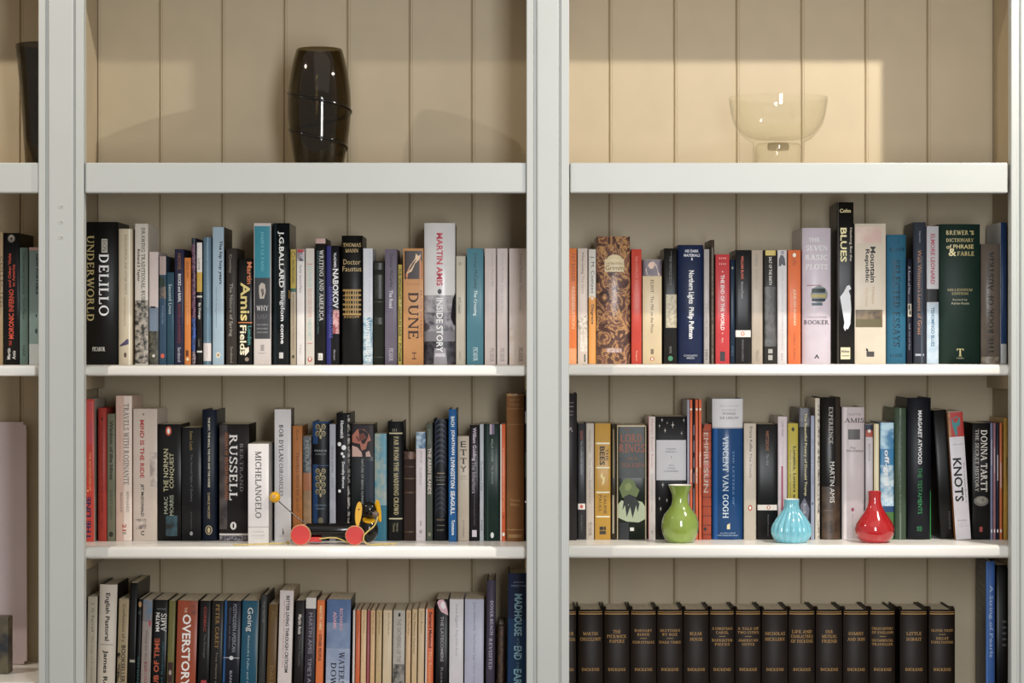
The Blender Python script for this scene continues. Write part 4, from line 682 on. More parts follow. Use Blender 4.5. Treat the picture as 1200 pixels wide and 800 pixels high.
B(962, 985.4, 465.4, '1c1917', 'tall black and brown hardback titled EXPERIENCE', [
  Bd(466, 634, '3c3126', .5, .96), Nz(570, 634, '5a4530', '3c2c1e', 20, -.9, .9), T('EXPERIENCE', 477, 520, 5, 'b8b3aa', 0), T('a memoir', 524, 538, 1.6, '8a857c', 0), T('MARTIN AMIS', 541, 589, 5.4, 'e0dcd4', 1.6), Hz('EDITION', 598, 11, 1.4, '8a7a64', -3), T('CAPE', 610, 625, 3, '1e1a16', 0)], k='h', rough=.3)
B(987, 1013.4, 477, 'cabfc0', 'thick pinkish white book with a grey square and AMIS near the top', [
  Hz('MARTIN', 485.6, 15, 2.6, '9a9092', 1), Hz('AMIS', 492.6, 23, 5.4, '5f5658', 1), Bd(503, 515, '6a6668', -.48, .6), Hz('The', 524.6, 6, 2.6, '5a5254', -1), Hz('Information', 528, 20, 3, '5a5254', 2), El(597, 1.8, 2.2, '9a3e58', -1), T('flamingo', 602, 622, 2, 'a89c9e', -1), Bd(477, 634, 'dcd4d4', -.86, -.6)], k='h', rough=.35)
B(1014.4, 1023, 497, 'c9c3c6', 'slim white paperback with a red and navy block at the top', [
  Bd(497, 504, '28304c'), Bd(504, 512, 'b0503c'), El(505, 1.8, 2, 'e0d8cc'), T('EROTICA', 520, 540, 3, '8d8789', 0)])
B(1024, 1030.4, 496.6, 'd9c9a0', 'slim cream paperback rising behind the red vase', [Bd(497, 634, 'efe2c0', -.2, .5)])
B(1031.4, 1047.6, 495, '2b86b4', 'sky-blue paperback titled off-grid with clouds and green hills', [
  Nz(495, 526, '2b86b4', 'b8dbea', 22), Nz(545, 600, '2b86b4', 'd0e4ea', 18), Nz(570, 590, '6aa8c6', 'cfe0e6', 25), T('off-grid', 527, 569, 7, 'f2f6f8', -1, b=1), Bd(593, 600, '1c4d7a'), Bd(600, 634, '4d7a3c')])
B(1048.6, 1062.4, 478, '4c5f4b', 'muted green cloth hardback right of the sky-blue one', [
  T('LETTERS FROM A LOST UNCLE IN THE NORTH', 487, 600, 2.6, '33402f', 0), Bd(478, 634, '6a7c68', -.2, .1)], k='h', rough=.35)
B(1063.4, 1091.6, 466, '0f1522', 'tall navy-black hardback titled THE TESTAMENTS with bright green letters', [
  T('MARGARET ATWOOD', 481, 544, 4.6, 'e6e6ea', .6, b=1), T('THE TESTAMENTS', 548, 602, 4.8, '2f9a5c', .6), Bd(575, 634, '2a9a50', .93, 1), Hz('CC', 618, 6, 2.4, '2f9a5c', 0, 1), Hz('CC', 621, 6, 2.4, '2f9a5c', 0, 1)], k='h')
B(1093.6, 1109, 480.6, '0b0b0c', 'black paperback in shadow leaning left beside the tilted white one', [T('Howard', 600, 620, 2.6, '5a5a5c', 4)], lean=9, fwd=-8, dep=120)
B(1110.2, 1128.2, 482.6, 'd3cfd4', 'tilted white paperback titled KNOTS with red and turquoise top', [
  Bd(482.6, 512, 'b83028'), Nz(482.6, 512, '8a5a24', 'c08a3a', 40, -1, -.75), Po([(-1, 511), (-4, 500), (-5, 492), (0, 488), (5, 490), (5, 498), (1, 501), (1, 511)], '2f8e8e', 'leaf_print'), Hz('Selby Wynn', 521, 12, 1.8, '8a868c', 1), T('KNOTS', 537, 588, 10, '16161a', -1.6, b=1), T('The Complete Book of', 542, 590, 2, '55555a', 6), Hz('Another', 610, 12, 2.6, '9a969c', 0), Hz('publisher', 614, 11, 1.6, 'aaa6ac', 0), Hz('imprint', 617, 13, 1.6, 'aaa6ac', 0)], lean=10, fwd=6, side='a8743a')
B(1139.4, 1160.2, 495.6, '111112', 'thick black paperback titled THE SECRET HISTORY', [
  T('DONNA TARTT', 504, 576, 7.6, 'd9d4cc', 3.4), T('THE SECRET HISTORY', 503, 576, 4, 'b5b0a8', -4.8), El(587, 8.6, 6, '6e6a62', 0), El(586, 6, 4, '8a857a', 0), Bd(617, 623, '9a3c3a', -.2, .16)], gap=.5, side='0c0c0d')
for i, (a, b, c, n) in enumerate(((1160.6, 1163.6, '78809c', 'slate-blue'), (1164, 1167, '9a6e78', 'dusty pink'), (1167.4, 1171, '25283c', 'navy'), (1171.4, 1174.6, 'c06a34', 'orange'))):
    B(a, b, 495.6, c, 'slim %s paperback in the little striped run at the right end' % n, [Bd(515+i*9, 545+i*9, 'b8b4b8', -.3, .3), El(622, .8, 2.2, 'd5d2d4')])
B(1176.4, 1181.2, 490, 'b39026', 'yellow paperback tight against the right side panel', [T('SPANISH', 535, 560, 2.4, '5a4a14', 1)], fwd=6)

# ================================================= lower book shelf, left of the centre upright (leaning slightly)
row(Z3L, 'books on the lower book shelf, left of the centre upright', 0, -5)
B(103, 114.4, 699, 'b3aa98', 'grey-cream book, leftmost of the lower leaning row', [T('J. G. Farrell', 706, 740, 3.6, '6a6558', 0), T('The Siege of Krishnapur', 745, 800, 3, '8a8476', 0)], lean=-3, side='5a5448')
B(116.4, 137.4, 685, 'cfc5b6', 'white-cream hardback titled English Pastoral', [T('English Pastoral', 695, 751, 6.6, '2c2a28', -.6, b=1), Bd(755, 755.8, '8d8678', -.7, .7), T('James Rebanks', 762, 830, 6.6, '2c2a28', -1.4, b=1)], k='h', side='2a2622')
B(139.4, 151.4, 701.6, 'a89674', 'tan paperback titled Confessions of a BOOKSELLER', [T('Confessions of a', 708, 752, 3.6, '4a4030', .6), T('BOOKSELLER', 756, 800, 5, '4a4030', 1, b=1), Nz(765, 800, '2a2618', 'a89674', 40, -1, -.4)])
B(152.2, 161.4, 683, '0c0c0c', 'tall black book with a pale line across its spine near the bottom of the picture', [Bd(773, 776, 'a8a498', -.5, .8), T('WOLF', 688, 697, 3, '2f2f30', 0)], k='p', side='131210', dep=152)
B(162, 166.6, 702, '0f0f10', 'very thin black book with a small ochre dot near the top', [El(708, 1.8, 3.4, 'b08a54'), El(718, 1.6, 2.6, '4a4c50'), T('DEMIAN', 770, 800, 2, '3a7474')])
B(167.4, 178.8, 702.6, '9d918a', 'grey-pink paperback with a smudged picture at the top', [Nz(703, 728, '8a7c78', '5c7c94', 45), Po([(2, 726), (5, 728), (4, 735), (2, 732)], 'b0485a', 'picture_shape'), T('Wired for the Soul', 738, 785, 3, '6a605a', 0), T('BYRON', 775, 800, 3.4, 'a0464a', 0)])
B(180.4, 196.8, 703, '0e1014', 'black paperback with white and orange upward lettering ending in OF TIME', [Hz('VINTAGE', 713.6, 11, 1.8, '8d8d90', 1), T('MARTIN', 718, 740, 4.4, 'd8d5d0', -3, 'u', 1), T('AMIS', 719, 740, 6.4, 'd8d5d0', 4, 'u', 1), T('THE RUB OF TIME', 748, 834, 6, 'c05a34', -3, 'u', 1), T('Essays and Reportage', 752, 832, 2, '2f7c8c', 4, 'u')])
B(198, 206, 704, '767138', 'olive-green slim book right of the black one with upward lettering', [Bd(776, 800, '4a2f2a', -.8, .8), El(788, 1.6, 3, 'a89c90')])
B(208.4, 232, 704, 'a34a20', 'rust-orange paperback titled OVERSTORY in large white letters', [Po([(4, 704), (6, 712), (2, 722), (5, 730), (1, 722), (3, 712)], '5c2c18', 'branch_print'), T('THE', 712, 718, 2.6, 'e0c8b4', -2), T('OVERSTORY', 720, 806, 10, 'ece6e0', -.6, b=1), Nz(704, 720, 'a34a20', '7d3c1c', 40, .2, 1)], side='1c1410')
B(234.4, 247.4, 704, '121211', 'black paperback with red author lettering right of the rust-orange one', [T('CORMAC', 711, 740, 3.4, '9c3c2c', 0, b=1), T('The Passenger', 743, 772, 2.6, '7a7874', 0), Bd(797, 803, 'b03a3c', -.4, .6)])
B(248.4, 262.6, 704, '201c18', 'dark brown-black paperback with gold spaced author lettering', [T('PETER CAREY', 708, 760, 4.4, 'a07c34', 0, b=1), T('True History of the Kelly Gang', 764, 840, 3, '8d8478', 0)])
B(263.4, 282.8, 704, '0e1426', 'thick midnight-blue paperback with a white cross line', [Bd(704, 800, '1c5c90', -1, -.72), T('POSTMODERN AMERICAN', 708, 764, 4.4, '9a9ca8', 2.6), T('Gothic and Blues', 712, 760, 2, '6a6c78', -2.6), Bd(770.4, 771.4, 'a5a6b0'), El(771, 2.4, 2.4, 'd0d0d4'), T('BANKS', 786, 808, 3, '8d8d98', 0, b=1)])
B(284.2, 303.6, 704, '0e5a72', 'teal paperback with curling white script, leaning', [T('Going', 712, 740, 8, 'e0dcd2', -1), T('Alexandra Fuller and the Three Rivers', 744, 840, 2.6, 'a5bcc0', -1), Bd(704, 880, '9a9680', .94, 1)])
B(305, 313.8, 697, '3a3c3c', 'charcoal hardback between the teal and the olive-gold books', [T('THE MASTER', 704, 730, 3, '7a7c78', 0)], k='h')
B(315, 326, 708, '6b4f1f', 'olive-gold paperback left of the tall white one', [T('AC', 715, 727, 4, '7d6430', 0), T('DALE PECK', 780, 830, 4, '8a7040', 0)])
B(328, 344.4, 692, 'd2c8c4', 'tall white paperback titled BETTER LIVING THROUGH CRITICISM', [T('BETTER LIVING THROUGH CRITICISM', 698, 788, 4, '33302e', 1.6, b=1), T('HOW TO THINK ABOUT ART, PLEASURE, BEAUTY AND TRUTH', 704, 782, 2, 'c07a7c', -2.6)], side='a08c6c')
B(346.6, 357.6, 703.6, '1f1a1b', 'black-brown paperback right of the tall white one, white author lettering', [T('Martin Amis', 720, 743, 4, 'd6ccc4', 0, b=1), T('Other People', 746, 780, 3.6, '6a625e', 0)], lean=-4)
B(358.6, 370.8, 700, '3a3440', 'purple-grey paperback with a white cap and grey capitals', [Bd(700, 713, 'cfcac6'), T("MARTIN AMIS", 718, 766, 4.4, '9a94a0', 0), T("TIME'S ARROW", 771, 824, 4.4, '9a94a0', 0)], lean=-4)
B(371.8, 380.8, 703.4, 'dd7414', 'orange paperback titled OTHER PEOPLE', [T('MARTIN AMIS', 710, 738, 3.4, 'f0c890', 0, b=1), T('OTHER PEOPLE', 743, 774, 3.4, '5c2c08', 0, b=1)], lean=-4)
B(383.2, 411.4, 702.6, '56749f', 'wide blue paperback fading to pale at the foot, titled WATERSHIP DOWN', [Nz(730, 765, '6f86ab', '8397b6', 12), Nz(760, 800, 'a2adc4', '8f9dba', 12), Nz(797, 880, 'b4bccd', 'a7b0c6', 12), T('RICHARD', 713, 739, 4, 'c9a0b0', 3, b=1), T('ADAMS', 717, 737, 4, 'd8a8b6', -4.4, b=1), T('WATERSHIP', 764, 818, 6.6, '23283c', 4.4, b=1), T('DOWN', 777, 812, 6.6, '23283c', -5, b=1)], lean=-3, side='1c2230')
row(Z3L, 'books on the lower book shelf, left of the centre upright', 0, -2)
B(413.6, 416.6, 715, 'cfc5c0', 'sliver-thin white paperback left of the orange slim one', [])
B(417.2, 422.6, 715, 'd0651c', 'slim orange paperback at the left of the run of cream ones', [T('ORWELL', 720, 748, 2, 'a04c14')])
B(423.4, 429.8, 714.6, 'd8b888', 'warm cream slim paperback, first of the low cream run', [T('John Wyndham', 716, 742, 2.2, '7a6440')])
B(430.4, 433.8, 715, 'a8525c', 'very thin dusky pink paperback within the low cream run', [])
B(434.4, 440, 715, 'd3ae7c', 'tan-cream slim paperback just right of the dusky pink one', [T('John Wyndham', 717, 743, 2.2, '7a6440')])
B(441, 448, 715, 'c2a878', 'slim paperback of a slightly darker tan, middle of the low cream run', [T('John Wyndham', 717, 743, 2.2, '6a5838')])
B(449.2, 459.8, 715, 'd0bc9a', 'wider cream paperback left of the grey-white one with a dark foot', [T('John Wyndham', 718, 744, 2.6, '8a7854', 1)])
B(461, 475, 715, 'b3ada2', 'grey-white book with black and white picture at its foot', [Bd(718.4, 722.4, '2a2826', -.15, .2), T('THE GATHERING OF THE WITNESSES', 725, 800, 4.6, '7d786f', 0), Nz(778, 815, '1f1d1c', '9a958c', 40, -.95, .95)])
B(476, 482, 715, 'd0b084', 'slim cream paperback right of the grey-white one with a dark foot', [T('John Wyndham', 718, 744, 2.2, '7a6440')])
B(483, 489.4, 714, 'ccb184', 'slim cream paperback, second right of the grey-white one', [T('The Midwich Cuckoos', 718, 766, 2.4, '7a6440')])
B(490.4, 497.8, 713, 'cfb68e', 'slim cream paperback directly left of the white-edged orange one', [T('John Braine', 716, 742, 2.4, '8a7450')])
B(499, 508.6, 713.4, 'd8640e', 'orange paperback with a white left edge and dark author lettering', [Bd(713, 880, 'd8d0c4', -1, -.6), T('Bernard Malamud', 717, 759, 3.6, '4a2206', 1, b=1), T('The Assistant', 763, 800, 3.6, 'f0b478', 1)])
B(511, 525.6, 702, '121013', 'black paperback with a white and pink blossom at the top', [Po([(-4, 703), (1, 702), (4, 706), (6, 714), (7, 721), (3, 719), (-1, 717), (-4, 712), (-6, 706)], 'd8b0b8', 'blossom'), Po([(-1, 705), (2, 705), (4, 712), (1, 714), (-2, 710)], 'f0e4e6', 'blossom_heart'), T('THE LATECOMERS', 722, 775, 3.4, 'a5a0a4', 0, b=1), T('Rose', 782, 800, 3, '8a8488', 0)], lean=-1)
B(526.8, 543.4, 702, 'd0ccd0', 'plain white paperback right of the black one with the blossom', [T('Dave Eggers', 708, 735, 3.4, '9c989e', 0), T('King of the Road', 738, 768, 3.4, 'aaa6ac', 0)], lean=-1)
B(544.8, 567.2, 702, 'b3b4c8', 'lilac-white wide paperback right of the plain white one', [T('John Galsworthy', 706, 739, 3.2, '7a7c94', 0), T('The Forsyte Saga Volume One', 742, 800, 3, '8688a0', 0)], lean=-1)
B(570.4, 581, 680, '4a4458', 'tall purple-grey hardback with pale vertical capitals', [T('DOVER BEACH', 704, 744, 4, 'b5aec4', 1), T('REVISITED', 748, 784, 4, 'b5aec4', 0)], k='h', side='14121a')
B(583, 592, 732, '2c1a0e', 'short dark brown book in the shadow before the tall blue one', [Nz(734, 800, '2c1a0e', '5c3c20', 80, -.6, .6)], k='h')
B(595.6, 622, 672, '12436c', 'tall blue hardback titled MADHOUSE AT THE END OF THE EARTH', [Bd(672, 725, '1b2f55', -1, .7), Hz('JULIAN', 682.4, 12, 2, '8fa4bc', -1), Hz('SANCTON', 686.4, 17, 2, '8fa4bc', -1), T('MADHOUSE', 696, 745, 9, '8cc0d4', -1, b=1), T('AT THE', 748, 756, 2.6, '6fa4bc', -1), T('END', 757, 773, 9, '8cc0d4', -1, b=1), T('OF THE', 776, 783, 2.6, '6fa4bc', -1), T('EARTH', 784, 815, 9, '8cc0d4', -1, b=1)], k='h', side='0e1c30')

# ================================================= lower book shelf, right of the centre upright: the matching set
row(Z3R, 'matching dark brown volumes with gilt lettering on the lower right shelf')
DK = [(661, 675.4, ('OUR', 'MUTUAL'), 'partly hidden by the centre upright'), (677.4, 706.8, ('MARTIN', 'CHUZZLEWIT'), 'MARTIN CHUZZLEWIT'), (707.8, 738, ('THE', 'PICKWICK', 'PAPERS'), 'THE PICKWICK PAPERS'), (738.8, 769.4, ('BARNABY', 'RUDGE', '-', 'CHRISTMAS'), 'BARNABY RUDGE'),
 (770, 800.4, ('SKETCHES', 'BY BOZ', '-', 'HARD TIMES'), 'SKETCHES BY BOZ'), (801, 831, ('BLEAK', 'HOUSE'), 'BLEAK HOUSE'), (831.8, 861, ('A CHRISTMAS', 'CAROL', '-', 'REPRINTED', 'PIECES'), 'A CHRISTMAS CAROL'), (861.8, 892, ('A TALE OF', 'TWO CITIES', '-', 'AMERICAN', 'NOTES'), 'A TALE OF TWO CITIES'),
 (893, 923.8, ('NICHOLAS', 'NICKLEBY'), 'NICHOLAS NICKLEBY'), (924.4, 955.4, ('LIFE AND', 'CHARACTERS', 'OF DICKENS'), 'LIFE AND CHARACTERS'), (956.4, 987.6, ('OUR', 'MUTUAL', 'FRIEND'), 'OUR MUTUAL FRIEND'), (988.4, 1018.6, ('DOMBEY', 'AND SON'), 'DOMBEY AND SON'),
 (1019.4, 1049.6, ('CHILDS HISTORY', 'OF ENGLAND', '-', 'UNCOMMERCIAL', 'TRAVELLER'), 'CHILDS HISTORY OF ENGLAND'), (1055.2, 1087.4, ('LITTLE', 'DORRIT'), 'LITTLE DORRIT'), (1089, 1120, ('OLIVER TWIST', '-', 'GREAT', 'EXPECTATIONS'), 'OLIVER TWIST')]
lea = mat('brown_leathercloth', '1b110a', .5, .3, 25, .15, .25)
for x0, x1, tt, nm in DK:
    wdt = x1-x0; D = [Bd(716.6, 717.4, 'a8803c', -.94, .94), Bd(718.8, 719.8, 'c09448', -.94, .94)]
    y0 = 745.6-len(tt)*2.4+2.4; dy = 4.6 if len(tt) > 3 else (5.6 if len(tt) == 3 else 6.6)
    y0 = 745.6-dy*(len(tt)-1)/2
    for i, t_ in enumerate(tt):
        if t_ == '-': D.append(Bd(y0+i*dy-.3, y0+i*dy+.3, 'b08840', -.25, .25)); continue
        D.append(Hz(t_, y0+i*dy, min(wdt*.82, 2.9*len(t_)), 3.0 if len(tt) > 3 else 3.8, 'b98f48', 0, 2))
    D.append(Hz('DICKENS', 784.4, 20 if wdt > 20 else 8, 3.4, 'b98f48', 0, 2))
    lab = 'dark brown gilt-lined hardback lettered %s' % nm if tt[0] != 'OUR' or len(tt) == 3 else 'dark brown gilt-lined volume of the matching set, half hidden by the centre upright'
    r = B(x0, x1, 714.6, '2e221c', lab, D, k='h', dep=138, m=lea)
    # raised end-caps of the boards at the shoulder of each volume
    s = (YF+.14)/FP; h = Z(714.6, YF+.14)-Z3R; hw = (wdt-.35)*s/2
    for sg in (-1, 1):
        o = tube('board_corner', [(sg*(hw-.0022), .006, h-.001), (sg*(hw-.0021), .009, h+.0022), (sg*(hw-.0021), .020, h+.0030), (sg*(hw-.0021), .045, h+.0006)], .0019, lea, r, 6, 3)
row(Z3R, 'tall books at the right end of the lower right shelf')
t1 = B(1155.4, 1166, 657.6, '2f5f9e', 'tall blue-spined hardback titled A String of Pearls with black covers', [T('A String of Pearls', 686, 770, 5, '9db4d6', .6), Bd(657, 884, '4a7ab8', -.9, -.6)], k='h', side='101012', fwd=50, dep=178, yaw=-5)
# its front cover carries grey lettering
def cover_text(book, hw_px, Y, rows, c='6e6c70'):
    V, F = [], []
    for st, py, y0, y1, hh in rows:
        P, Fc = layout(st, 0); o = len(V)
        V += [(-hw_px*Y/FP/2-.0004, y1+(y0-y1)*u, Z(py, Y)-ROW['z']+(v-.5)*hh) for u, v in P]; F += [tuple(i+o for i in q) for q in Fc]
    mesh_ob('cover_lettering', V, F, mat('spine_print', c, .4, .03, 30), book)
cover_text(t1, 10.65, YF+.09, [('Wilhelmina', 668, .125, .045, .006), ('Barns', 676, .11, .06, .006), ('Remembered in', 688, .135, .02, .007), ('Correspondence', 697, .13, .03, .007), ('letters gathered', 711, .135, .02, .006), ('and edited by', 720, .12, .04, .006), ('her family', 729, .115, .05, .006)])
t2 = B(1167.4, 1180.8, 662, '0c0c0e', 'tall black book in deep shadow against the right side panel', [T('IIIII', 727, 757, 5, '5a5a60', 3)], k='p', fwd=30, dep=165)

# ================================================= left edge bay
row(Z1O, 'books on the upper book shelf at the left edge')
B(-10, 3.4, 272, 'b59c74', 'tan book cut off by the left edge of the picture', [T('COLLECTED', 300, 360, 3, '6a5434', 5)])
B(4.2, 22.4, 273, '121114', 'black paperback with orange-red upward lettering and a silver disc at its top', [
  El(279.6, 4.4, 4.8, '6e655c', 0), El(279, 3.2, 3.6, '9a9084', 0), El(280, 1.6, 2, '4c443c', 0), T('and Other Visits', 297, 337, 3.4, 'cf4f2e', -2, 'u', 1), T('to America', 310, 336, 3.4, 'cf4f2e', 2.6, 'u', 1), T('MORONIC INFERNO', 339, 397, 6, 'd8512e', 0, 'u', 1), T('THE', 399, 405, 3, 'd8512e', -1, 'u', 1), T('Martin', 408, 421, 4, 'cfcac4', -3, 'u', 1), T('Amis', 411, 421, 4, 'cfcac4', 3, 'u', 1)], side='1a1613')
B(23, 33, 290, '75908a', 'sage-green paperback left of the pale blue-green one at the left edge', [T('The Letter of Liberty  Tom Paine', 295, 374, 3.4, '35504c', -.4), T('HAR', 405, 418, 3, '3f5a55', 0)])
B(34, 47, 289.6, '94aeae', 'pale blue-green paperback with a pink top edge beside the left upright', [Bd(289, 293.6, 'd0aca8'), T('NEW PORTABLE', 298, 345, 3, '33484c', 3, b=1), El(370, .8, 1.6, '33484c', 2), El(388, 1.4, 3, '4a5c60', 2), Bd(403, 427, 'c5cdd0')])

# ================================================= things on the shelves
# smoked glass vases
def glass(name, c, ior=1.45, gl=1.0, edge=.72):
    # glass wall: each surface lets tinted light straight through and mirrors the rest by its Fresnel curve
    m = bpy.data.materials.new(name); m.use_nodes = True; nt = m.node_tree; nt.nodes.remove(nt.nodes['Principled BSDF']); L = nt.links
    t = nt.nodes.new('ShaderNodeBsdfTransparent'); t.inputs[0].default_value = lin(c)
    g_ = nt.nodes.new('ShaderNodeBsdfGlossy'); g_.inputs['Roughness'].default_value = .03; g_.inputs['Color'].default_value = (1, 1, 1, 1)
    lw = nt.nodes.new('ShaderNodeLayerWeight'); lw.inputs['Blend'].default_value = .5
    pw = nt.nodes.new('ShaderNodeMath'); pw.operation = 'POWER'; L.new(lw.outputs['Facing'], pw.inputs[0]); pw.inputs[1].default_value = 4.0
    f = nt.nodes.new('ShaderNodeMath'); f.operation = 'MULTIPLY_ADD'; L.new(pw.outputs[0], f.inputs[0]); f.inputs[1].default_value = gl*.45; f.inputs[2].default_value = ((ior-1)/(ior+1))**2
    x = nt.nodes.new('ShaderNodeMixShader'); L.new(f.outputs[0], x.inputs[0]); L.new(t.outputs[0], x.inputs[1]); L.new(g_.outputs[0], x.inputs[2])
    tm = nt.nodes.new('ShaderNodeMixRGB'); L.new(pw.outputs[0], tm.inputs[0]); tm.inputs[1].default_value = lin(c); tm.inputs[2].default_value = tuple(v*edge for v in lin(c)[:3])+(1,)
    L.new(tm.outputs[0], t.inputs[0])
    L.new(x.outputs[0], nt.nodes['Material Output'].inputs[0]); return m
smoke = glass('smoked_glass', 'b8b09a')
def shell(prof, t):
    """outer profile bottom-up -> closed profile with an inner wall"""
    inn = [(max(0.0, r-t), z) for r, z in prof if z > prof[1][1]+t*1.5]
    return [(0, prof[0][1])]+prof+[((prof[-1][0]+inn[-1][0])/2, prof[-1][1]+t*.3)]+inn[::-1]+[(inn[0][0]*.6, prof[0][1]+t*2), (0, prof[0][1]+t*2)]
Yv = 4.348; s = Yv/FP; ztop = Z(190.5, YF+.004)-.0004
H = Z(58, Yv)-ztop
rad = [(0, 24), (.004, 27), (.05, 29), (.15, 31.6), (.3, 34.8), (.45, 36.8), (.55, 37.0), (.68, 35.8), (.8, 33.4), (.9, 30.6), (.97, 28), (1, 26.6)]
def rv(z):
    t = z/H
    for (a, ra), (b, rb) in zip(rad, rad[1:]):
        if a <= t <= b: return (ra+(rb-ra)*(t-a)/(b-a))*s
    return rad[-1][1]*s
vz = empty('glass_vase', (X(374.2, Yv), Yv, ztop), 'dark smoked-glass barrel vase with spiral ridges on the left top shelf', 'vase', 'smoked glass vases on the top shelves')
lathe('vase_body', shell([(r*s, t*H) for t, r in rad], .0035), smoke, vz, 64)
band = mat('black_glass_thread', '060505', .1, .05)
pts = []
z0 = Z(120, Yv)-ztop
for i in range(0, 161):
    a = -PI+2*PI*i/64*1.0      # starts at the left edge, runs past the front
    zz = z0+ (Z(109, Yv)-Z(120, Yv)) - (Z(109, Yv)-Z(152, Yv))*i/64
    if zz < .004: break
    r = rv(zz)+.0004; pts.append((r*math.cos(a), r*math.sin(a), zz))
tube('spiral_ridge', pts, .0024, band, vz, 6, 1)
Yt = 4.36; s = Yt/FP; H2 = Z(53, Yt)-ztop
vt = empty('glass_vase', (X(55, Yt), Yt, ztop), 'tall flared smoked-glass vase half hidden behind the left upright', 'vase', 'smoked glass vases on the top shelves')
lathe('vase_body', shell([(23*s, 0), (25*s, .003), (27*s, H2*.25), (30*s, H2*.55), (34*s, H2*.85), (36.4*s, H2)], .0035), glass('smoked_glass_dark', 'a49c86'), vt, 64)
# clear glass footed bowl
Yb = 4.345; s = Yb/FP; zb0 = ztop; cx = 912
clear = glass('clear_glass', 'fefefc', 1.40, .7, .78)
zz = lambda py: Z(py, Yb)-ztop
bw = empty('glass_bowl', (X(cx, Yb), Yb, ztop), 'clear glass bowl on a thick cylindrical foot, on the right top shelf', 'bowl')
outer = [(29, 0), (29.6, .0008), (29.6, zz(168.5)), (31, zz(166.6)), (38, zz(163)), (46, zz(155)), (52, zz(146)), (55.4, zz(134)), (57.4, zz(121)), (58, zz(116)), (57.6, zz(114.4))]
inner = [(57.0, zz(114.6)), (56.8, zz(121)), (54.6, zz(134)), (51, zz(145)), (44.6, zz(153.4)), (36, zz(160)), (26, zz(163)), (12, zz(164)), (0, zz(164.4))]
bottom = [(0, zz(167)), (14*s, zz(167.4)), (24*s, zz(168.6)), (27.2*s, zz(171)), (27.6*s, .0008), (28*s, 0)]
lathe('bowl_body', bottom+[(r*s, z) for r, z in outer+inner], clear, bw, 72)
lathe('foot_plug', [(0, zz(167.2)), (12*s, zz(168)), (13*s, zz(172)), (12*s, zz(176)), (0, zz(177))], glass('clear_glass_core', 'e6e4dc', 1.5), bw, 48)
# three small vases
def vase(name, cx, Yp, prof, m, label, inner_m, mod=None, n=48):
    s = Yp/FP; zb = Z2R; root = empty(name, (X(cx, Yp), Yp, zb+.0002), label, 'vase', 'small coloured vases on the middle right shelf')
    base = 0
    P = [(r*s, (prof[0][1]-py)*s) for r, py in prof]
    lathe('vase_body', [(0, 0)]+P, m, root, n, mod=mod)
    r, z = P[-1]
    lathe('vase_rim', [(r, z), (r-.0008, z+.0006), (r-.0022, z+.0003), (r-.0030, z-.0015), (r-.0050, z-.005), (0, z-.006)], inner_m, root, 48)
    return root
gm = mat('green_glaze', '869c44', .12, .10, 14, coat=1, col2=None); wm = mat('white_glaze', 'e9e6df', .2, .03)
vase('small_vase', 797, 4.285, [(13, 637), (15, 636.6), (18, 633), (20.6, 627), (21.8, 619), (21.4, 612), (19, 605), (14, 598.6), (10.4, 593), (9.2, 587), (9.6, 581), (12, 575), (14, 570)], gm, 'lime green glazed bulb vase with flared neck and white inside', wm)
bm_ = mat('turquoise_glass', '78bfcf', .1, .12, 22, coat=1)
def rib(a, z): 
    h = z/((637-586.4)*4.285/FP); k = max(0, min(1, (1-h)*2.2))*min(1, h*8+.3)
    return 1-.09*k*(1-abs(math.cos(8*a)))
vase('small_vase', 927.6, 4.285, [(16, 637), (18, 636.4), (21.4, 632), (23.8, 627), (24.2, 622), (22.4, 616), (18, 609), (13, 602.6), (9.8, 598), (8.8, 594), (8.8, 590), (9, 586.6)], bm_, 'squat turquoise blue vase with vertical ribs and short neck', wm, rib, 160)
rm = mat('red_glaze', 'b0181f', .08, .06, 20, coat=1)
vase('small_vase', 1025, 4.285, [(14, 637), (16, 636.6), (20, 632.6), (22.6, 627), (23.2, 621), (21.4, 615), (17, 608), (12, 601), (8.8, 595), (7.4, 589), (7.2, 583), (7.8, 577.4)], rm, 'glossy red bulb vase with tall narrow neck', rm)

# ---- pull-along toy dog
Yd = 4.262; s = Yd/FP; zt_ = Z2L+.0002
dog = empty('pull_along_toy', (X(392, Yd), Yd, zt_), 'black wooden pull-along dog with red wheels, yellow ears and spring tail', 'toy')
def dp(px, py, dy=0.): return ((px-392)*s, dy, (638.6-py)*s)
blk = mat('black_gloss_paint', '070606', .14, .05, 20, 0, .35, coat=.35); red = mat('red_wheel_paint', 'cf3a36', .4, .05, 20)
yel = mat('yellow_paint', 'dfa81c', .35, .06, 20); ply = mat('bare_beech', 'c9a070', .6, .12, 60); rope = mat('string_cord', 'c9b26a', .85, .15, 200)
bd = lathe('body', [(0, 0), (6.6*s, 0), (8*s, .002), (8.2*s, .005), (8.2*s, 62*s-.004), (7.4*s, 62*s-.001), (0, 62*s)], blk, dog, 32)
bd.rotation_euler = (0, PI/2, 0); bd.location = dp(357, 622.4, .014)
for px, py, r, dy in ((353, 627, 12, -.010), (416.4, 628, 11.4, -.010), (354.5, 628, 11.2, .038), (418, 629, 10.8, .038)):
    wh = lathe('wheel', [(0, 0), (r*s-.0006, 0), (r*s, .0007), (r*s, .0065), (r*s-.0006, .0072), (0, .0072)], ply, dog, 40)
    wh.rotation_euler = (PI/2, 0, 0); wh.location = ((px-392)*s, dy+.0036, r*s)
    lathe('wheel_face', [(0, .0072), (r*s-.0012, .0072), (r*s-.0012, .0077), (0, .0078)], red, wh, 40)
    lathe('wheel_face', [(0, 0), (r*s-.0012, 0), (r*s-.0012, -.0004), (0, -.0005)], red, wh, 40)
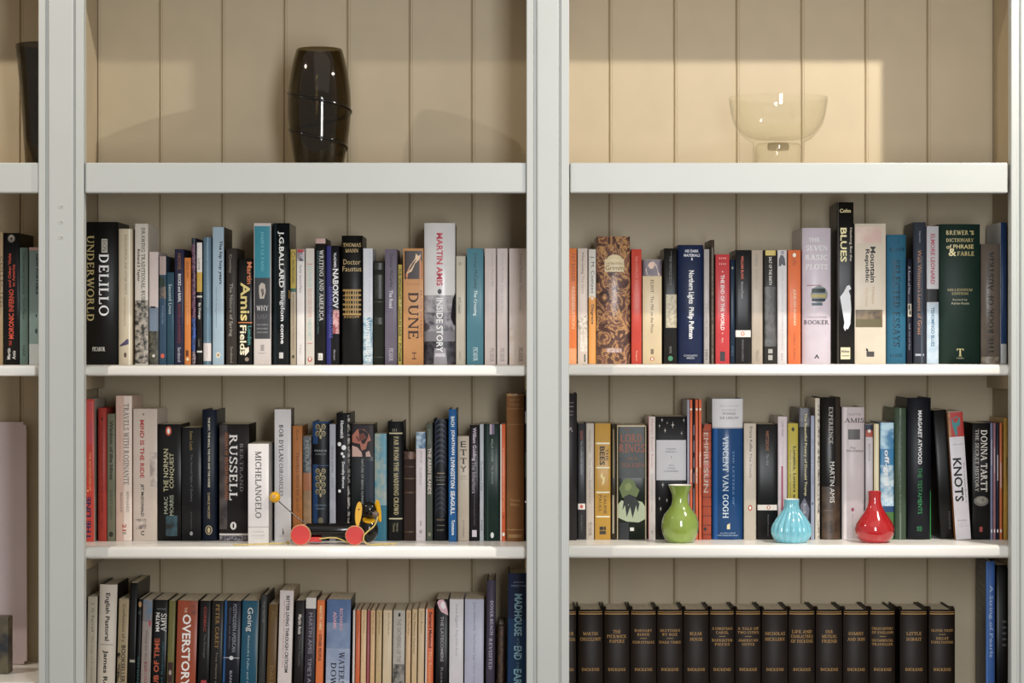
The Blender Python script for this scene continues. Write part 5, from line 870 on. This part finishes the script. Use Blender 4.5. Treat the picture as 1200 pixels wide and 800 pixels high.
for px in (353.5, 417.5):
    ax = tube('axle', [((px-392)*s, -.006, 11.7*s), ((px-392)*s, .036, 11.7*s)], .0022, ply, dog, 8, 1)
box('axle_block', -(392-360)*s, -(392-376)*s, .004, .024, .004, .012, red, dog, .001)
ball('chest', dp(431.6, 622, .010), 11.4*s, blk, dog, (1, 1, 1.28))
lathe('collar', [(0, 0), (5*s, 0), (7.2*s, .0012), (7.6*s, .003), (7.0*s, .005), (0, .006)], yel, dog, 32, dp(432, 612, .006)).rotation_euler = (.35, 0.1, 0)
ball('head', dp(432.6, 598.6, .006), 9.3*s, blk, dog, (1, 1, 1.12))
ball('snout', dp(436.6, 601.4, -.004), 5.2*s, blk, dog, (1.1, 1.1, .9))
ball('nose', dp(440.4, 603, -.009), 4.2*s, mat('nose_bead', '6d5a50', .35, .1), dog)
def ear(px0, py0, px1, py1, wd, dy, tilt):
    h = (py1-py0)*s; n = 20; pr = []
    for i in range(n):
        a = 2*PI*i/n; zz_ = .5*math.cos(a); ww = .5*math.sin(a)*(1-.22*(-math.cos(a)*.5+.5)) ; pr.append((wd*s*ww, zz_*h))
    V = [(x, y, z) for y in (-.0018, .0018) for x, z in pr]
    F = [tuple(range(n)), tuple(range(n, 2*n))[::-1]]+[(i, n+i, n+(i+1) % n, (i+1) % n) for i in range(n)]
    o = mesh_ob('ear', V, F, yel, dog); o.location = dp((px0+px1)/2, (py0+py1)/2, dy); o.rotation_euler = tilt; return o
er = ear(421.6, 588, 418.8, 616.5, 8.6, -.007, (0, .10, .25))
ball('ear_pin', (.0, -.0022, .0075), .0013, mat('pin_brown', '6a4a20', .5), er)
ear(440, 586, 446.4, 613, 8.0, .006, (0, -.22, 1.0))
rodm = mat('spring_steel', '6a625c', .35, .1, 200, metal=.8)
tail = tube('tail_spring', [dp(361, 616, .014), dp(352, 611, .013), dp(340, 601, .012), dp(326, 588.6, .012)], .0011, rodm, dog, 8, 6)
tb = ball('tail_ball', dp(321.4, 583.6, .011), 6.5*s, yel, dog)
lathe('bead_hole', [(0, 0), (.0033, 0), (.003, .0006), (0, .0007)], ply, tb, 16, (-.0012, -6.5*s+.0004, .0015)).rotation_euler = (PI/2, 0, 0)
gz = -.0  # string lying on the shelf
tube('pull_string', [dp(442.6, 604, -.011), dp(442.4, 608, -.0125), dp(439, 616, -.015), (dp(432, 622, -.020)), dp(427.4, 627, -.024), dp(427.2, 632, -.025), dp(430.5, 636, -.025), dp(437, 637.2, -.024), dp(448, 637.2, -.018), dp(461, 637.2, -.008)], .00125, rope, dog, 8, 6)
tube('string_tail', [dp(466, 637.4, -.006), dp(452, 637.2, -.012), dp(440, 637.6, -.006)], .0011, rope, dog, 6, 4)
tube('pull_string', [dp(374, 632, .0), dp(388, 630.6, .002), dp(398, 632, 0), dp(408, 636.6, -.004)], .0012, rope, dog, 8, 6)
tube('pull_string', [dp(334, 637.2, -.004), dp(318, 637.4, -.002), dp(303, 637.4, -.012), dp(288, 637.4, -.020), dp(275, 637.4, -.024)], .0012, rope, dog, 8, 6)
ball('string_knot', dp(337.6, 636.2, -.004), .0034, mat('knot_cord', '8d7a48', .8, .2, 200), dog, (1, .8, .85))

# ---- lower left bay: leaning panel and a small dark box
zc = Z2O; Yp = 4.47
hp = Z(495, Yp)-zc
bm = bmesh.new(); bmesh.ops.create_cube(bm, size=1)
for v in bm.verts: v.co = Vector((v.co.x*.36, v.co.y*.006, (v.co.z+.5)*hp))
bmesh.ops.bevel(bm, geom=[e for e in bm.edges if abs(e.verts[0].co.y-e.verts[1].co.y) > .003], offset=.005, segments=4, affect='EDGES')
for v in bm.verts: 
    if v.co.x > 0: v.co.x += .003*math.sin(PI*v.co.z/hp)+.004*(v.co.z/hp < .5)
o = bm_ob('leaning_panel', bm, mat('pale_lilac_card', 'cdbcbe', .6, .03, 8), None, False, (X(30, Yp)-.18, Yp-.008, zc+.001))
o.rotation_euler.x = -.04
tag(o, 'large blank pale lilac panel leaning against the back boards at the left edge', 'panel')
Yq = 4.33
o = box('patterned_box', X(9.6, Yq)-.07, X(9.6, Yq), Yq, Yq+.04, zc+.0003, Z(723, Yq), mat('dark_marbled_card', '23242c', .4, .1, 30, col2='5c5440'), None, .002)
tag(o, 'small dark mottled box standing in front of the leaning panel, cut by the left edge', 'box')
